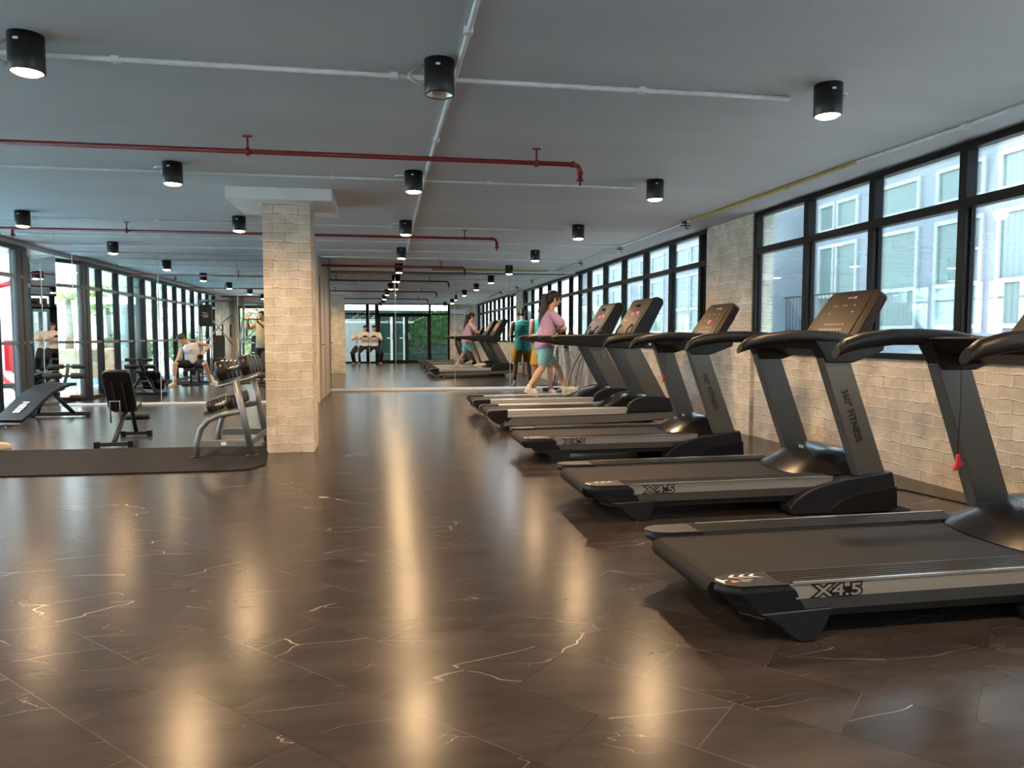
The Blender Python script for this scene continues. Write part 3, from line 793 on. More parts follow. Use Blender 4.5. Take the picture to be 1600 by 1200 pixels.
def dome(mb, x0, x1, hw, z0, h, n=14, m=16, mi=0, peak=0.65, edge=0.0):
    base = len(mb.v)
    for i in range(n + 1):
        u = i / n
        hu = math.sin(PI * min(1, u / peak) / 2) if u < peak else math.cos(PI * 0.5 * (u - peak) / (1 - peak)) ** 0.5 if u < 1 else 0.0
        bow = 0.05 * (1 - u)
        for j in range(m + 1):
            w = -1 + 2 * j / m
            xx = x0 + (x1 - x0) * u + (0.10 * (w * w) * (1 - u) if edge else 0)
            mb.v.append(Vector((xx, hw * w, z0 + h * hu * (1 - abs(w) ** 5))))
    for i in range(n):
        for j in range(m):
            a = base + i * (m + 1) + j
            mb.f.append([a, a + m + 1, a + m + 2, a + 1]); mb.mi.append(mi); mb.sm.append(True)
    return mb

def treadmill_a(label, ynear, led=False, clip=False, cz=0.545):
    W = 0.43
    t = thing('treadmill', label, 'treadmill', (X0, ynear + W, 0), group='black running treadmills with 360 lettering')
    for s_ in (-1, 1):
        def yy(a, b): return (a * s_, b * s_)
        # rear end cap
        m = MB()
        plan = [(0.27, 0.30), (0.12, 0.30), (0.045, 0.325), (0.02, 0.37), (0.045, 0.408), (0.09, 0.430), (0.27, 0.436)]
        low = [(0.35, 0.30), (0.22, 0.30), (0.14, 0.325), (0.12, 0.37), (0.15, 0.398), (0.18, 0.414), (0.36, 0.418)]
        mid = [(0.285, 0.30), (0.12, 0.30), (0.04, 0.325), (0.012, 0.37), (0.04, 0.41), (0.09, 0.434), (0.30, 0.440)]
        zs = [(plan, [0.228] * 7), (mid, [0.205, 0.205, 0.200, 0.197, 0.197, 0.198, 0.205]), ([((a[0] + b[0]) / 2, (a[1] + b[1]) / 2) for a, b in zip(mid, low)], [0.16] * 7), (low, [0.112, 0.100, 0.105, 0.105, 0.102, 0.098, 0.108])]
        b0 = len(m.v); nn = 7
        for pl, zz in zs:
            for (px, py), pz in zip(pl, zz): m.v.append(Vector((px, py * s_, pz)))
        for k in range(len(zs) - 1):
            for i in range(nn):
                j = (i + 1) % nn
                m.f.append([b0 + k * nn + i, b0 + k * nn + j, b0 + (k + 1) * nn + j, b0 + (k + 1) * nn + i]); m.mi.append(0); m.sm.append(False)
        m.f.append([b0 + i for i in range(nn)]); m.mi.append(0); m.sm.append(False)
        m.f.append([b0 + 3 * nn + i for i in range(nn)][::-1]); m.mi.append(0); m.sm.append(False)
        cap = m.build('rear_cap', M['bootplastic'], t, 0.007, 3)
        if s_ < 0:
            ch = MB()
            for k, cx in enumerate((0.085, 0.125, 0.165)):
                y0_ = -0.335
                ch.prism([(cx, y0_), (cx + 0.022, y0_ + 0.022), (cx + 0.036, y0_ + 0.022), (cx + 0.017, y0_ + 0.001), (cx + 0.05, y0_ - 0.022)], 0.2285, 0.2292, 'z')
            ch.prism([(0.035, -0.335), (0.028, -0.36), (0.045, -0.40), (0.05, -0.375), (0.075, -0.36), (0.05, -0.365)], 0.2285, 0.2292, 'z')
            ch.build('arrow_print', M['whiteink'], cap)
            MB().prism([(0.075, -0.395), (0.11, -0.385), (0.08, -0.37)], 0.2285, 0.2292, 'z').build('warning_triangle', M['orange'], cap)
            lt = MB()
            for q in range(3): lt.box(0.115, -0.372 - q * 0.009, 0.2285, 0.165 - q * 0.01, -0.368 - q * 0.009, 0.2291)
            lt.build('warning_text', M['greyink'], cap)
        # foot
        a, b = sorted(yy(0.35, 0.425))
        MB().prism([(0.17, 0.115), (0.46, 0.125), (0.43, 0.06), (0.405, 0.018), (0.375, 0.0), (0.335, 0.0), (0.30, 0.02), (0.26, 0.06)], a, b, 'y').build('rear_foot', M['bootplastic'], t, 0.006, 3)
        # side rail (two facets)
        sec = [(0.31, 0.222), (0.432, 0.222), (0.432, 0.168), (0.405, 0.112), (0.31, 0.112)]
        sl = [0.275, 0.275, 0.305, 0.355, 0.355]
        m = MB(); nn = 5
        for k in range(2):
            for i, (sy, sz) in enumerate(sec):
                m.v.append(Vector((sl[i] if k == 0 else 1.62, sy * s_, sz + (0.008 if k else 0))))
        for i in range(nn):
            j = (i + 1) % nn
            m.f.append([i, j, nn + j, nn + i]); m.mi.append(0 if i in (0, 1) else 1); m.sm.append(False)
        m.f.append([4, 3, 2, 1, 0]); m.mi.append(1); m.sm.append(False); m.f.append([5, 6, 7, 8, 9]); m.mi.append(1); m.sm.append(False)
        rail = m.build('side_rail', [M['alu'], M['alu2']], t)
        a, b = sorted(yy(0.424, 0.437))
        MB().prism([(0.29, 0.223), (1.62, 0.231), (1.62, 0.239), (0.29, 0.231)], a, b, 'y').build('bright_strip', M['chrome'], rail)
        # ribbed tread top
        a, b = sorted(yy(0.292, 0.422))
        m = MB().prism([(0.24, 0.222), (1.6, 0.230), (1.6, 0.236), (0.24, 0.228)], a, b, 'y')
        for k in range(6):
            yc = 0.305 + k * 0.021
            a, b = sorted(yy(yc, yc + 0.007))
            m.prism([(0.25, 0.228), (1.6, 0.236), (1.6, 0.2395), (0.25, 0.2315)], a, b, 'y')
        m.build('foot_rail', M['rib'], t)
        # front boot
        bp = [(1.34, 0.006), (1.315, 0.02), (1.31, 0.05), (1.345, 0.095), (1.42, 0.145), (1.52, 0.185), (1.66, 0.218), (1.85, 0.242), (2.02, 0.26), (2.06, 0.06), (2.055, 0.02), (2.0, 0.006)]
        a, b = sorted(yy(0.34, 0.468))
        bt = MB().prism(bp, a, b, 'y').build('front_boot', M['bootplastic'], t, 0.01, 3)
        a, b = sorted(yy(0.468, 0.476))
        MB().prism([(1.56, 0.008), (1.60, 0.05), (1.68, 0.10), (1.80, 0.135), (2.045, 0.165), (2.05, 0.03), (2.0, 0.008)], a, b, 'y').build('boot_recess', M['plastic'], bt, 0.003)
        a, b = sorted(yy(0.35, 0.46))
        MB().prism([(2.0, 0.003), (2.03, 0.05), (2.16, 0.012), (2.16, 0.003)], a, b, 'y').build('floor_pad', M['upright'], t)
        # upright
        a, b = sorted(yy(0.376, 0.452))
        up = MB().prism([(1.785, 0.235), (1.975, 0.25), (1.70, 0.985), (1.515, 0.985)], a, b, 'y').build('upright', M['upright'], t, 0.006, 3)
        d = Vector((0.27, 0, -0.74)).normalized(); e = Vector((0.74, 0, 0.27)).normalized()
        if s_ < 0:
            o_ = Vector((1.515 + 0.27 * 0.30, -0.4535, 0.985 - 0.74 * 0.30)) + e * 0.055
            text_plate('360\u00b0 FITNESS', 0.062, up, o_, d, e, off=0.0012, ext=0.0006)
            ol = text_obj('X4.5', 0.062, M['ink'], rail, frame_mtx((0.375, -0.4335, 0.173), (1, 0, 0), (0, 0, 1)), off=0.006, ext=0.0006, sx=1.6)
            text_obj('X4.5', 0.062, M['alu'], rail, frame_mtx((0.375, -0.4347, 0.173), (1, 0, 0), (0, 0, 1)), off=0.0008, ext=0.0006, sx=1.6)
            MB().box(0.445, -0.4337, 0.176, 0.555, -0.4329, 0.205).build('lettering', M['ink'], rail)
        # handle and its bracket
        hp = [(0.985, 0.404, 1.045), (1.03, 0.412, 1.072), (1.13, 0.424, 1.097), (1.30, 0.430, 1.117), (1.45, 0.430, 1.118), (1.62, 0.425, 1.106), (1.80, 0.415, 1.075), (1.90, 0.40, 1.05)]
        secs = []
        hh = [0.030, 0.037, 0.040, 0.041, 0.042, 0.045, 0.045, 0.036]
        for k, (px, py, pz) in enumerate(hp):
            sl_ = 0.35 if k == 0 else 0.0
            secs.append(((px, py * s_, pz), (0, 0.030, 0), (sl_ * hh[k], 0, hh[k])))
        hd = MB().loft(secs, 14).build('handle', M['plastic'], t)
        a, b = sorted(yy(0.36, 0.462))
        MB().prism([(1.46, 1.09), (1.94, 1.08), (1.93, 1.03), (1.72, 0.955), (1.54, 0.955)], a, b, 'y').build('handle_bracket', M['plastic'], t, 0.008, 2)
    # belt and roller
    bl = [(1.66, 0.219), (0.075, 0.212)] + [(0.068 - 0.045 * math.sin(PI * k / 8), 0.168 + 0.044 * math.cos(PI * k / 8)) for k in range(1, 8)] + [(0.075, 0.124), (1.66, 0.14)]
    MB().prism(bl, -0.294, 0.294, 'y').build('running_belt', M['belt'], t, 0.002)
    MB().box(0.25, -0.38, 0.075, 1.5, 0.38, 0.122).box(1.5, -0.34, 0.03, 2.0, 0.34, 0.21).build('base_frame', M['black'], t, 0.006)
    # motor hood
    m = dome(MB(), 1.44, 2.06, 0.372, 0.222, 0.155, edge=1)
    m.prism([(1.56, 0.20), (2.05, 0.20), (2.05, 0.235), (1.56, 0.235)], -0.372, 0.372, 'y')
    hood = m.build('motor_hood', M['gloss'], t)
    MB().box(1.66, -0.02, 0.352, 1.667, 0.0, 0.372).box(1.66, 0.01, 0.352, 1.667, 0.03, 0.372).build('badge', M['greyink'], hood)
    # tray between the handles
    tr = MB().prism([(1.44, 1.112), (1.50, 1.118), (1.90, 1.105), (1.95, 1.02), (1.75, 0.985), (1.52, 1.04)], -0.37, 0.37, 'y').build('console_tray', M['console'], t, 0.014, 3)
    MB().lathe([(0.0, 0.0), (0.04, 0.0), (0.045, 0.008), (0.05, 0.008), (0.05, 0.0)], (1.62, 0.24, 1.112), 16).lathe([(0.0, 0.0), (0.04, 0.0), (0.045, 0.008), (0.05, 0.008), (0.05, 0.0)], (1.62, -0.24, 1.112), 16).build('cup_holder', M['gloss'], tr)
    # slanted console
    u = Vector((0.26, 0, 0.385)).normalized(); nrm = Vector((-0.385, 0, 0.26)).normalized(); v = Vector((0, 1, 0))
    o_ = Vector((1.815, 0, 1.06))
    def plate(hw0, hw1, L, d0, d1, u0=0.0, rc=0.07, mb=None):
        pts = [(-hw0, u0)]
        pts += [(hw0, u0)]
        for k in range(7):
            a = PI / 2 * k / 6
            pts.append((hw1 - rc + rc * math.cos(a), L - rc + rc * math.sin(a) * 0.8))
        for k in range(7):
            a = PI / 2 * k / 6
            pts.append((-(hw1 - rc) - rc * math.sin(a), L - rc + rc * math.cos(a) * 0.8))
        mb = mb or MB(); base = len(mb.v); n_ = len(pts)
        for dd in (d0, d1):
            for (py, pu) in pts: mb.v.append(o_ + u * pu + v * py + nrm * dd)
        mb.f.append([base + i for i in range(n_)]); mb.mi.append(0); mb.sm.append(False)
        mb.f.append([base + n_ + i for i in range(n_)][::-1]); mb.mi.append(0); mb.sm.append(False)
        for i in range(n_):
            j = (i + 1) % n_
            mb.f.append([base + i, base + n_ + i, base + n_ + j, base + j]); mb.mi.append(0); mb.sm.append(False)
        return mb
    con = plate(0.315, 0.275, 0.455, -0.055, 0.022).build('console', M['console'], t, 0.012, 3)
    MB().obox(o_ + u * 0.19 - nrm * 0.075, u * 0.17, v * 0.18, nrm * 0.03).build('console_back', M['plastic'], con, 0.02, 3)
    pl = plate(0.235, 0.215, 0.405, 0.0215, 0.026, 0.06, 0.05).build('display_panel', M['panel'], con, 0.002)
    dt = MB()
    def mark(cy, cu, ly, lu): dt.obox(o_ + u * cu + v * cy + nrm * 0.0265, v * ly, u * lu, nrm * 0.0004)
    mark(0.0, 0.375, 0.03, 0.004); mark(-0.055, 0.375, 0.014, 0.009)
    for cy in (0.13, 0.10, 0.02, -0.01, -0.10): mark(cy, 0.31, 0.009, 0.003)
    mark(0.13, 0.245, 0.006, 0.004); mark(-0.12, 0.255, 0.008, 0.004)
    dt.build('panel_print', M['greyink'], pl)
    dt = MB()
    for k in range(8): mark(0.13 - k * 0.034, 0.112, 0.011, 0.007)
    for k in range(6): mark(0.10 - k * 0.04, 0.155, 0.016, 0.004)
    dt.build('button_row', M['dimink'], pl)
    if led:
        ld = text_obj('87', 0.05, M['led'], pl, frame_mtx(o_ + u * 0.205 + v * 0.04 + nrm * 0.027, (0, -1, 0), u), name='led_digits')
    if clip:
        cx, cy = 1.58, 0.30
        cord = MB().tube([(cx, cy, 1.04), (cx + 0.002, cy - 0.004, (1.04 + cz) / 2), (cx - 0.006, cy - 0.006, cz)], 0.0022, 6).build('safety_cord', M['ink'], t)
        MB().prism([(cx - 0.010, cz + 0.003), (cx + 0.002, cz + 0.004), (cx + 0.010, cz - 0.033), (cx + 0.030, cz - 0.04), (cx + 0.004, cz - 0.06), (cx - 0.026, cz - 0.08), (cx - 0.024, cz - 0.062), (cx - 0.014, cz - 0.038)], cy - 0.014, cy, 'y').build('safety_clip', M['red'], cord, 0.002)
        MB().box(1.60, -0.05, 1.113, 1.70, 0.0, 1.13).build('stop_key', M['red'], tr, 0.004)
    return t
treadmill_a('nearest black treadmill, cut by the right edge of the view, red clip on a cord', 2.41, clip=True)
treadmill_a('middle black treadmill, second from the camera, its slanted console dark against the window', 4.21)
treadmill_a('third black treadmill, lit red digits on its console, next to the silver-sided treadmills', 6.27, led=True, clip=True, cz=0.74)

def treadmill_b(label, ynear):
    W = 0.425
    t = thing('treadmill', label, 'treadmill', (X0, ynear + W, 0), group='silver-sided treadmills')
    for s_ in (-1, 1):
        def yy(a, b): return tuple(sorted((a * s_, b * s_)))
        a, b = yy(0.29, 0.425)
        MB().prism([(0.0, 0.235), (0.03, 0.25), (0.24, 0.258), (0.24, 0.16), (0.17, 0.08), (0.11, 0.10), (0.04, 0.15), (0.0, 0.19)], a, b, 'y').build('rear_cap', M['plastic'], t, 0.01, 3)
        a, b = yy(0.31, 0.38)
        MB().prism([(0.02, 0.13), (0.05, 0.14), (0.16, 0.065), (0.15, 0.045), (0.13, 0.05)], a, b, 'y').build('chrome_bumper', M['chrome'], t, 0.004)
        m = MB()
        a, b = yy(0.29, 0.42)
        m.prism([(0.24, 0.165), (1.70, 0.185), (1.70, 0.262), (0.24, 0.250)], a, b, 'y')
        for k in range(3):
            a, b = yy(0.42, 0.4245)
            z = 0.178 + k * 0.026
            m.prism([(0.24, z), (1.70, z + 0.012), (1.70, z + 0.026), (0.24, z + 0.014)], a, b, 'y')
        m.build('side_rail', M['silver'], t, 0.003)
        a, b = yy(0.33, 0.405)
        m = MB().prism([(0.20, 0.06), (0.30, 0.165), (1.70, 0.19), (2.26, 0.21), (2.38, 0.19), (2.26, 0.115), (1.8, 0.09), (1.2, 0.075)], a, b, 'y')
        m.build('frame_beam', M['alu2'], t, 0.006)
        a, b = yy(0.34, 0.39)
        MB().prism([(0.30, 0.075), (0.46, 0.08), (0.40, 0.035), (0.35, 0.035)], a, b, 'y').cyl((0.375, 0.365 * s_, 0.018), 0.03, 0.035).build('rear_foot', M['alu2'], t)
        a, b = yy(0.36, 0.435)
        pts = [(1.68, 0.20)] + [(1.70 + 0.28 * (1 - math.cos(PI / 2 * k / 6)), 0.235 + 0.16 * math.sin(PI / 2 * k / 6)) for k in range(7)] + [(2.16, 0.39), (2.30, 0.35), (2.39, 0.26), (2.37, 0.215)]
        MB().prism(pts, a, b, 'y').build('hood_side', M['bootplastic'], t, 0.012, 3)
        a, b = yy(0.30, 0.36)
        MB().prism([(2.03, 0.30), (2.26, 0.30), (1.85, 1.03), (1.63, 1.03)], a, b, 'y').build('upright', M['upright'], t, 0.005)
        a, b = yy(0.30, 0.42)
        MB().prism([(0.775, 1.12), (0.78, 1.085), (0.90, 1.045), (1.15, 1.01), (1.45, 0.985), (1.70, 0.975), (1.88, 0.985), (1.97, 1.03), (2.0, 1.10), (1.62, 1.155), (1.2, 1.14), (0.85, 1.135)], a, b, 'y').build('handle', M['plastic'], t, 0.016, 3)
    bl = [(1.75, 0.245), (0.06, 0.238)] + [(0.055 - 0.04 * math.sin(PI * k / 8), 0.198 + 0.04 * math.cos(PI * k / 8)) for k in range(1, 8)] + [(0.06, 0.158), (1.75, 0.165)]
    MB().prism(bl, -0.288, 0.288, 'y').build('running_belt', M['belt'], t)
    MB().box(0.4, -0.33, 0.09, 2.2, 0.33, 0.155).box(1.6, -0.34, 0.15, 2.3, 0.34, 0.23).build('base_frame', M['black'], t)
    MB().tube([(1.62, -0.1, 0.075), (2.1, -0.1, 0.035)], 0.022).tube([(1.62, 0.1, 0.075), (2.1, 0.1, 0.035)], 0.022).cyl((2.1, 0, 0.035), 0.034, 0.5, 'y').build('incline_mechanism', M['alu2'], t)
    m = dome(MB(), 1.42, 2.28, 0.345, 0.245, 0.155, peak=0.6, edge=1)
    m.box(1.6, -0.34, 0.2, 2.25, 0.34, 0.25)
    m.build('motor_hood', M['gloss'], t)
    cp = [(1.66, 1.06), (1.74, 1.10), (2.03, 1.585), (2.09, 1.602), (2.16, 1.575), (2.17, 1.52), (1.94, 1.07), (1.84, 1.0)]
    con = MB().prism(cp, -0.37, 0.37, 'y').build('console', M['plastic'], t, 0.016, 3)
    u = Vector((0.29, 0, 0.485)).normalized(); v = Vector((0, 1, 0)); nrm = Vector((-0.485, 0, 0.29)).normalized()
    o_ = Vector((1.74, 0, 1.10))
    pl = MB().obox(o_ + u * 0.30 + nrm * 0.003, u * 0.225, v * 0.31, nrm * 0.003).build('display_panel', M['plastic'], con, 0.004)
    text_obj('0:5', 0.06, M['led'], pl, frame_mtx(o_ + u * 0.33 + v * 0.07 + nrm * 0.008, (0, -1, 0), u), name='led_digits')
    MB().obox(o_ + u * 0.36 - v * 0.14 + nrm * 0.008, u * 0.015, v * 0.03, nrm * 0.0006).obox(o_ + u * 0.26 + v * 0.16 + nrm * 0.008, u * 0.006, v * 0.035, nrm * 0.0006).build('led_bar', M['led'], pl)
    MB().cyl((0, 0, 0), 0.05, 0.02, 'z').xf(Matrix.Translation(o_ + u * 0.48 + nrm * 0.006)).build('fan_vent', M['black'], con)
    for s_ in (-1, 1):
        MB().tube([tuple(o_ + u * q + v * (s_ * 0.2) + nrm * (0.012 + 0.02 * math.sin(PI * (q - 0.03) / 0.16))) for q in (0.03, 0.07, 0.11, 0.15, 0.19)], 0.010, 8).build('grab_bar', M['plastic'], con)
    MB().lathe([(0.001, 0.05), (0.03, 0.05), (0.034, 0.0), (0.001, 0.0)], (1.42, 0.2, 1.145), 16).lathe([(0.001, 0.05), (0.03, 0.05), (0.034, 0.0), (0.001, 0.0)], (1.42, -0.2, 1.145), 16).build('cup_holder', M['gloss'], con)
    MB().box(1.3, -0.32, 1.10, 1.7, 0.32, 1.146).build('console_tray', M['console'], t, 0.01)
    MB().tube([(1.50, 0.1, 1.10), (1.52, 0.1, 0.85), (1.56, 0.1, 0.80), (1.60, 0.1, 0.86), (1.62, 0.1, 1.10)], 0.003, 6).build('safety_cord', M['ink'], t)
    return t
treadmill_b('nearer silver-sided treadmill with a lit red console, nobody on it', 8.50)
treadmill_b('farther silver-sided treadmill that the woman in the mauve shirt walks on', 9.98)

# power leads and socket by the brick pier
s = thing('wall_socket', 'small white wall socket with a black plug, low on the brick pier behind a treadmill', 'socket', (4.0245, 8.69, 0.27))
MB().box(-0.0, -0.04, -0.05, -0.012, 0.04, 0.05).build('face_plate', M['acwhite'], s, 0.003)
MB().tube([(-0.012, 0.01, 0.0), (-0.05, 0.01, 0.01), (-0.06, 0.01, 0.05)], [0.02, 0.022, 0.012]).build('plug', M['black'], s)
def cord(pts, label, r=0.005):
    o = MB().tube(pts, r, 6).build('power_cord', M['black'])
    return tag(o, label, 'cord')
cord([(3.96, 8.70, 0.28), (3.95, 8.69, 0.12), (3.94, 8.62, 0.008), (3.7, 8.3, 0.006), (3.35, 7.0, 0.006)], 'black power cord running from the wall socket down to the floor')
cord([(3.30, 4.6, 0.006), (3.55, 4.9, 0.006), (3.7, 4.75, 0.006), (3.8, 4.3, 0.006), (3.9, 3.4, 0.006), (3.75, 2.9, 0.006)], 'black power cord on the floor before the brick wall beside the middle treadmill', 0.006)

# ------------------------------------------------------------------ mat, rack, dumbbells, benches
mt = MB()
mt.prism([(-5.15, 6.43), (-1.30, 6.36), (-1.14, 6.40), (-1.06, 6.62), (-1.19, 7.72), (-5.15, 7.92)], 0.0005, 0.012, 'z')
tag(mt.build('floor_mat', M['rubber'], None, 0.003), 'long black rubber floor mat under the dumbbell rack', 'mat')

def dumbbell(label, loc, rz, r, L, group, tilt=0.0):
    t = thing('dumbbell', label, 'dumbbell', loc, rz, group)
    t.rotation_euler[1] = tilt
    gl = 0.065
    MB().tube([(-gl, 0, 0), (-gl * 0.5, 0, 0), (0, 0, 0), (gl * 0.5, 0, 0), (gl, 0, 0)], [0.013, 0.0155, 0.0165, 0.0155, 0.013], 12).build('grip', M['knurl'], t)
    for s_ in (-1, 1):
        a, b = gl * s_, (gl + L) * s_
        MB().tube([(a, 0, 0), (a + 0.006 * s_, 0, 0), (b - 0.008 * s_, 0, 0), (b, 0, 0)], [r * 0.9, r, r, r * 0.86], 20).tube([(b, 0, 0), (b + 0.002 * s_, 0, 0)], [r * 0.5, r * 0.5], 16).build('weight_head', M['cast'], t)
    return t

# rack along +Y; local x: front(-) to back(+)
rk = thing('dumbbell_rack', 'grey tubular steel two-shelf dumbbell rack on the black mat beside the pillar', 'rack', (0, 0, 0))
for y in (7.10, 7.98):
    MB().tube([(-1.74, y, 0.012), (-1.73, y, 0.15), (-1.70, y, 0.27), (-1.63, y, 0.35), (-1.53, y, 0.395), (-1.34, y, 0.43)], 0.026, 14).build('curved_leg', M['rackmetal'], rk)
    MB().tube([(-1.25, y, 0.012), (-1.385, y, 0.72)], 0.030, 14).build('rear_leg', M['rackmetal'], rk)
    MB().box(-1.72, y - 0.015, 0.10, -1.27, y + 0.015, 0.165).build('side_rail', M['rackmetal'], rk, 0.006)
    MB().cyl((-1.74, y, 0.017), 0.05, 0.01).build('foot_plate', M['black'], rk)
    MB().cyl((-1.25, y, 0.017), 0.055, 0.01).build('foot_plate', M['black'], rk)
    MB().tube([(-1.56, y, 0.655), (-1.42, y, 0.69), (-1.25, y, 0.735), (-1.18, y, 0.765)], 0.014).build('upper_arm', M['rackmetal'], rk)
    if y < 7.5:
        MB().box(-1.52, y - 0.0165, 0.118, -1.475, y - 0.0145, 0.148).build('label_plate', M['whiteink'], rk)
MB().box(-1.27, 7.1, 0.10, -1.25, 7.98, 0.16).build('back_brace', M['rackmetal'], rk, 0.004)
def shelf(xc, zc_, w):
    sl = 0.24
    for dx in (-0.10, 0.10):
        d = Vector((1, 0, sl)).normalized(); nn = Vector((-sl, 0, 1)).normalized()
        c = Vector((xc, 7.55, zc_)) + d * dx
        MB().obox(c, d * 0.035, (0, 0.46, 0), nn * 0.004).obox(c + nn * 0.02 - d * 0.032, d * 0.003, (0, 0.46, 0), nn * 0.02).build('shelf_rail', M['rackmetal'], rk)
shelf(-1.535, 0.415, 1); shelf(-1.40, 0.705, 1)
sizes_lo = [(0.058, 0.052), (0.059, 0.054), (0.060, 0.056), (0.061, 0.058), (0.062, 0.06), (0.063, 0.062)]
sizes_hi = [(0.095, 0.085), (0.092, 0.08), (0.089, 0.078), (0.086, 0.076)]
ords = ['nearest', 'second', 'third', 'fourth', 'fifth', 'sixth']
for k, (r, L) in enumerate(sizes_lo):
    dumbbell(f'small black dumbbell with chrome grip, {ords[k]} from the camera on the lower rack shelf', (-1.535 - 0.24 * (r + 0.012) * 0, 7.17 + k * 0.135, 0.425 + r * 0.9 + 0.012), 0, r, L, 'dumbbells on the lower rack shelf', -math.atan(0.24))
for k, (r, L) in enumerate(sizes_hi):
    dumbbell(f'large black dumbbell, {ords[k]} from the camera on the upper rack shelf', (-1.415, 7.20 + k * 0.20, 0.718 + r * 0.95 + 0.02), 0, r, L, 'dumbbells on the upper rack shelf', -math.atan(0.24))

def roller(mb, c, r, L, axis='x'):
    c = Vector(c); d = Vector((1, 0, 0)) if axis == 'x' else Vector((0, 1, 0))
    mb.tube([c - d * L / 2, c - d * (L / 2 - 0.01), c + d * (L / 2 - 0.01), c + d * L / 2], [r * 0.85, r, r, r * 0.85], 16)
    return mb

# adjustable bench seen from behind (local y = away from camera)
ab = thing('weight_bench', 'black adjustable weight bench with raised backrest seen from behind, between mat and mirror', 'bench', (-2.74, 8.0, 0), R(4))
def pad(mb, c, u, v, n, rc=0.05):
    c = Vector(c); u = Vector(u); v = Vector(v); n = Vector(n)
    pts = []
    lu, lv = u.length, v.length; uu, vv = u.normalized(), v.normalized()
    for (sx, sy, a0) in ((1, 1, 0), (-1, 1, 90), (-1, -1, 180), (1, -1, 270)):
        for k in range(5):
            a = R(a0 + 90 * k / 4)
            pts.append(c + uu * (sx * (lu - rc) + rc * math.cos(a)) + vv * (sy * (lv - rc) + rc * math.sin(a)))
    b = len(mb.v); N = len(pts)
    mb.v += [p - n for p in pts] + [p + n for p in pts]
    mb.f.append([b + i for i in range(N)][::-1]); mb.mi.append(0); mb.sm.append(False)
    mb.f.append([b + N + i for i in range(N)]); mb.mi.append(0); mb.sm.append(False)
    for i in range(N):
        j = (i + 1) % N
        mb.f.append([b + i, b + j, b + N + j, b + N + i]); mb.mi.append(0); mb.sm.append(True)
    return mb
up_ = Vector((0, -0.22, 0.40)).normalized()
nb_ = Vector((0, -0.40, -0.22)).normalized()
bc = Vector((-0.0, 0.22, 0.555))
pad(MB(), bc, (0.135, 0, 0), up_ * 0.245, nb_ * 0.025).build('backrest', M['vinyl'], ab, 0.01, 3)
MB().obox(bc + nb_ * 0.04 + Vector((-0.05, 0, 0)) - up_ * 0.05, (0.01, 0, 0), up_ * 0.17, nb_ * 0.012).obox(bc + nb_ * 0.04 + Vector((0.05, 0, 0)) - up_ * 0.05, (0.01, 0, 0), up_ * 0.17, nb_ * 0.012).build('backrest_frame', M['steelblack'], ab)
pad(MB(), (0, 0.50, 0.36), (0.12, 0, 0), (0, 0.14, 0.02), (0, 0, 0.025)).build('seat', M['vinyl'], ab, 0.01, 3)
MB().tube([(0, -0.03, 0.05), (0, 0.36, 0.30), (0, 0.66, 0.36)], 0.026, 8).build('main_beam', M['steelblack'], ab)
MB().tube([(0, 0.82, 0.06), (0, 0.62, 0.40)], 0.024, 8).build('front_post', M['steelblack'], ab)
MB().tube([(-0.045, 0.05, 0.24), (-0.045, 0.03, 0.46), (0.045, 0.03, 0.46), (0.045, 0.05, 0.24)], 0.009, 8).build('adjuster_ladder', M['rackmetal'], ab)
for y, w in ((-0.04, 0.17), (0.84, 0.15)):
    MB().box(-w, y - 0.022, 0.012, w, y + 0.022, 0.052).build('foot_bar', M['steelblack'], ab, 0.004)
    MB().box(-w - 0.012, y - 0.03, 0, -w + 0.04, y + 0.03, 0.062).box(w - 0.04, y - 0.03, 0, w + 0.012, y + 0.03, 0.062).build('foot_cap', M['plastic'], ab, 0.006)
roller(MB(), (0.0, 0.80, 0.22), 0.034, 0.30).build('leg_roller', M['foam'], ab)

# curved sit-up bench with white lettering
sb = thing('sit_up_bench', 'black curved sit-up bench with white lettering by the glass wall', 'bench', (0, 0, 0))
path = [(-4.66, 10.02, 0.065), (-4.62, 10.22, 0.17), (-4.585, 10.42, 0.285), (-4.555, 10.62, 0.375), (-4.525, 10.82, 0.43), (-4.50, 11.02, 0.455), (-4.48, 11.2, 0.455)]
def strip(path, w, h, mb, off=0.0):
    b = len(mb.v); N = len(path)
    for i, p in enumerate(path):
        p = Vector(p); a = Vector(path[max(0, i - 1)]); c = Vector(path[min(N - 1, i + 1)])
        t_ = (c - a).normalized(); side = t_.cross(Vector((0, 0, 1))).normalized(); nn = side.cross(t_).normalized()
        ww = w * (0.93 if i in (0, N - 1) else 1)
        for sx, sz in ((-1, -1), (1, -1), (1, 1), (-1, 1)):
            mb.v.append(p + side * ww * sx + nn * (h * sz + off))
    for i in range(N - 1):
        for q in range(4):
            r_ = (q + 1) % 4
            mb.f.append([b + i * 4 + q, b + i * 4 + r_, b + (i + 1) * 4 + r_, b + (i + 1) * 4 + q]); mb.mi.append(0); mb.sm.append(False)
    mb.f.append([b, b + 3, b + 2, b + 1]); mb.mi.append(0); mb.sm.append(False)
    e = b + (N - 1) * 4
    mb.f.append([e, e + 1, e + 2, e + 3]); mb.mi.append(0); mb.sm.append(False)
    return mb
fine = []
for a, b in zip(path[:-1], path[1:]):
    for k in range(3): fine.append(tuple(Vector(a).lerp(Vector(b), k / 3)))
fine.append(path[-1])
bp_ = strip(fine, 0.19, 0.022, MB()).build('curved_pad', M['vinyl'], sb, 0.008, 3)
MB().tube([(-4.84, 10.03, 0.098), (-4.83, 10.005, 0.090), (-4.50, 10.005, 0.090), (-4.48, 10.03, 0.098)], 0.004, 6).build('piping', M['piping'], bp_)
sl_ = MB()
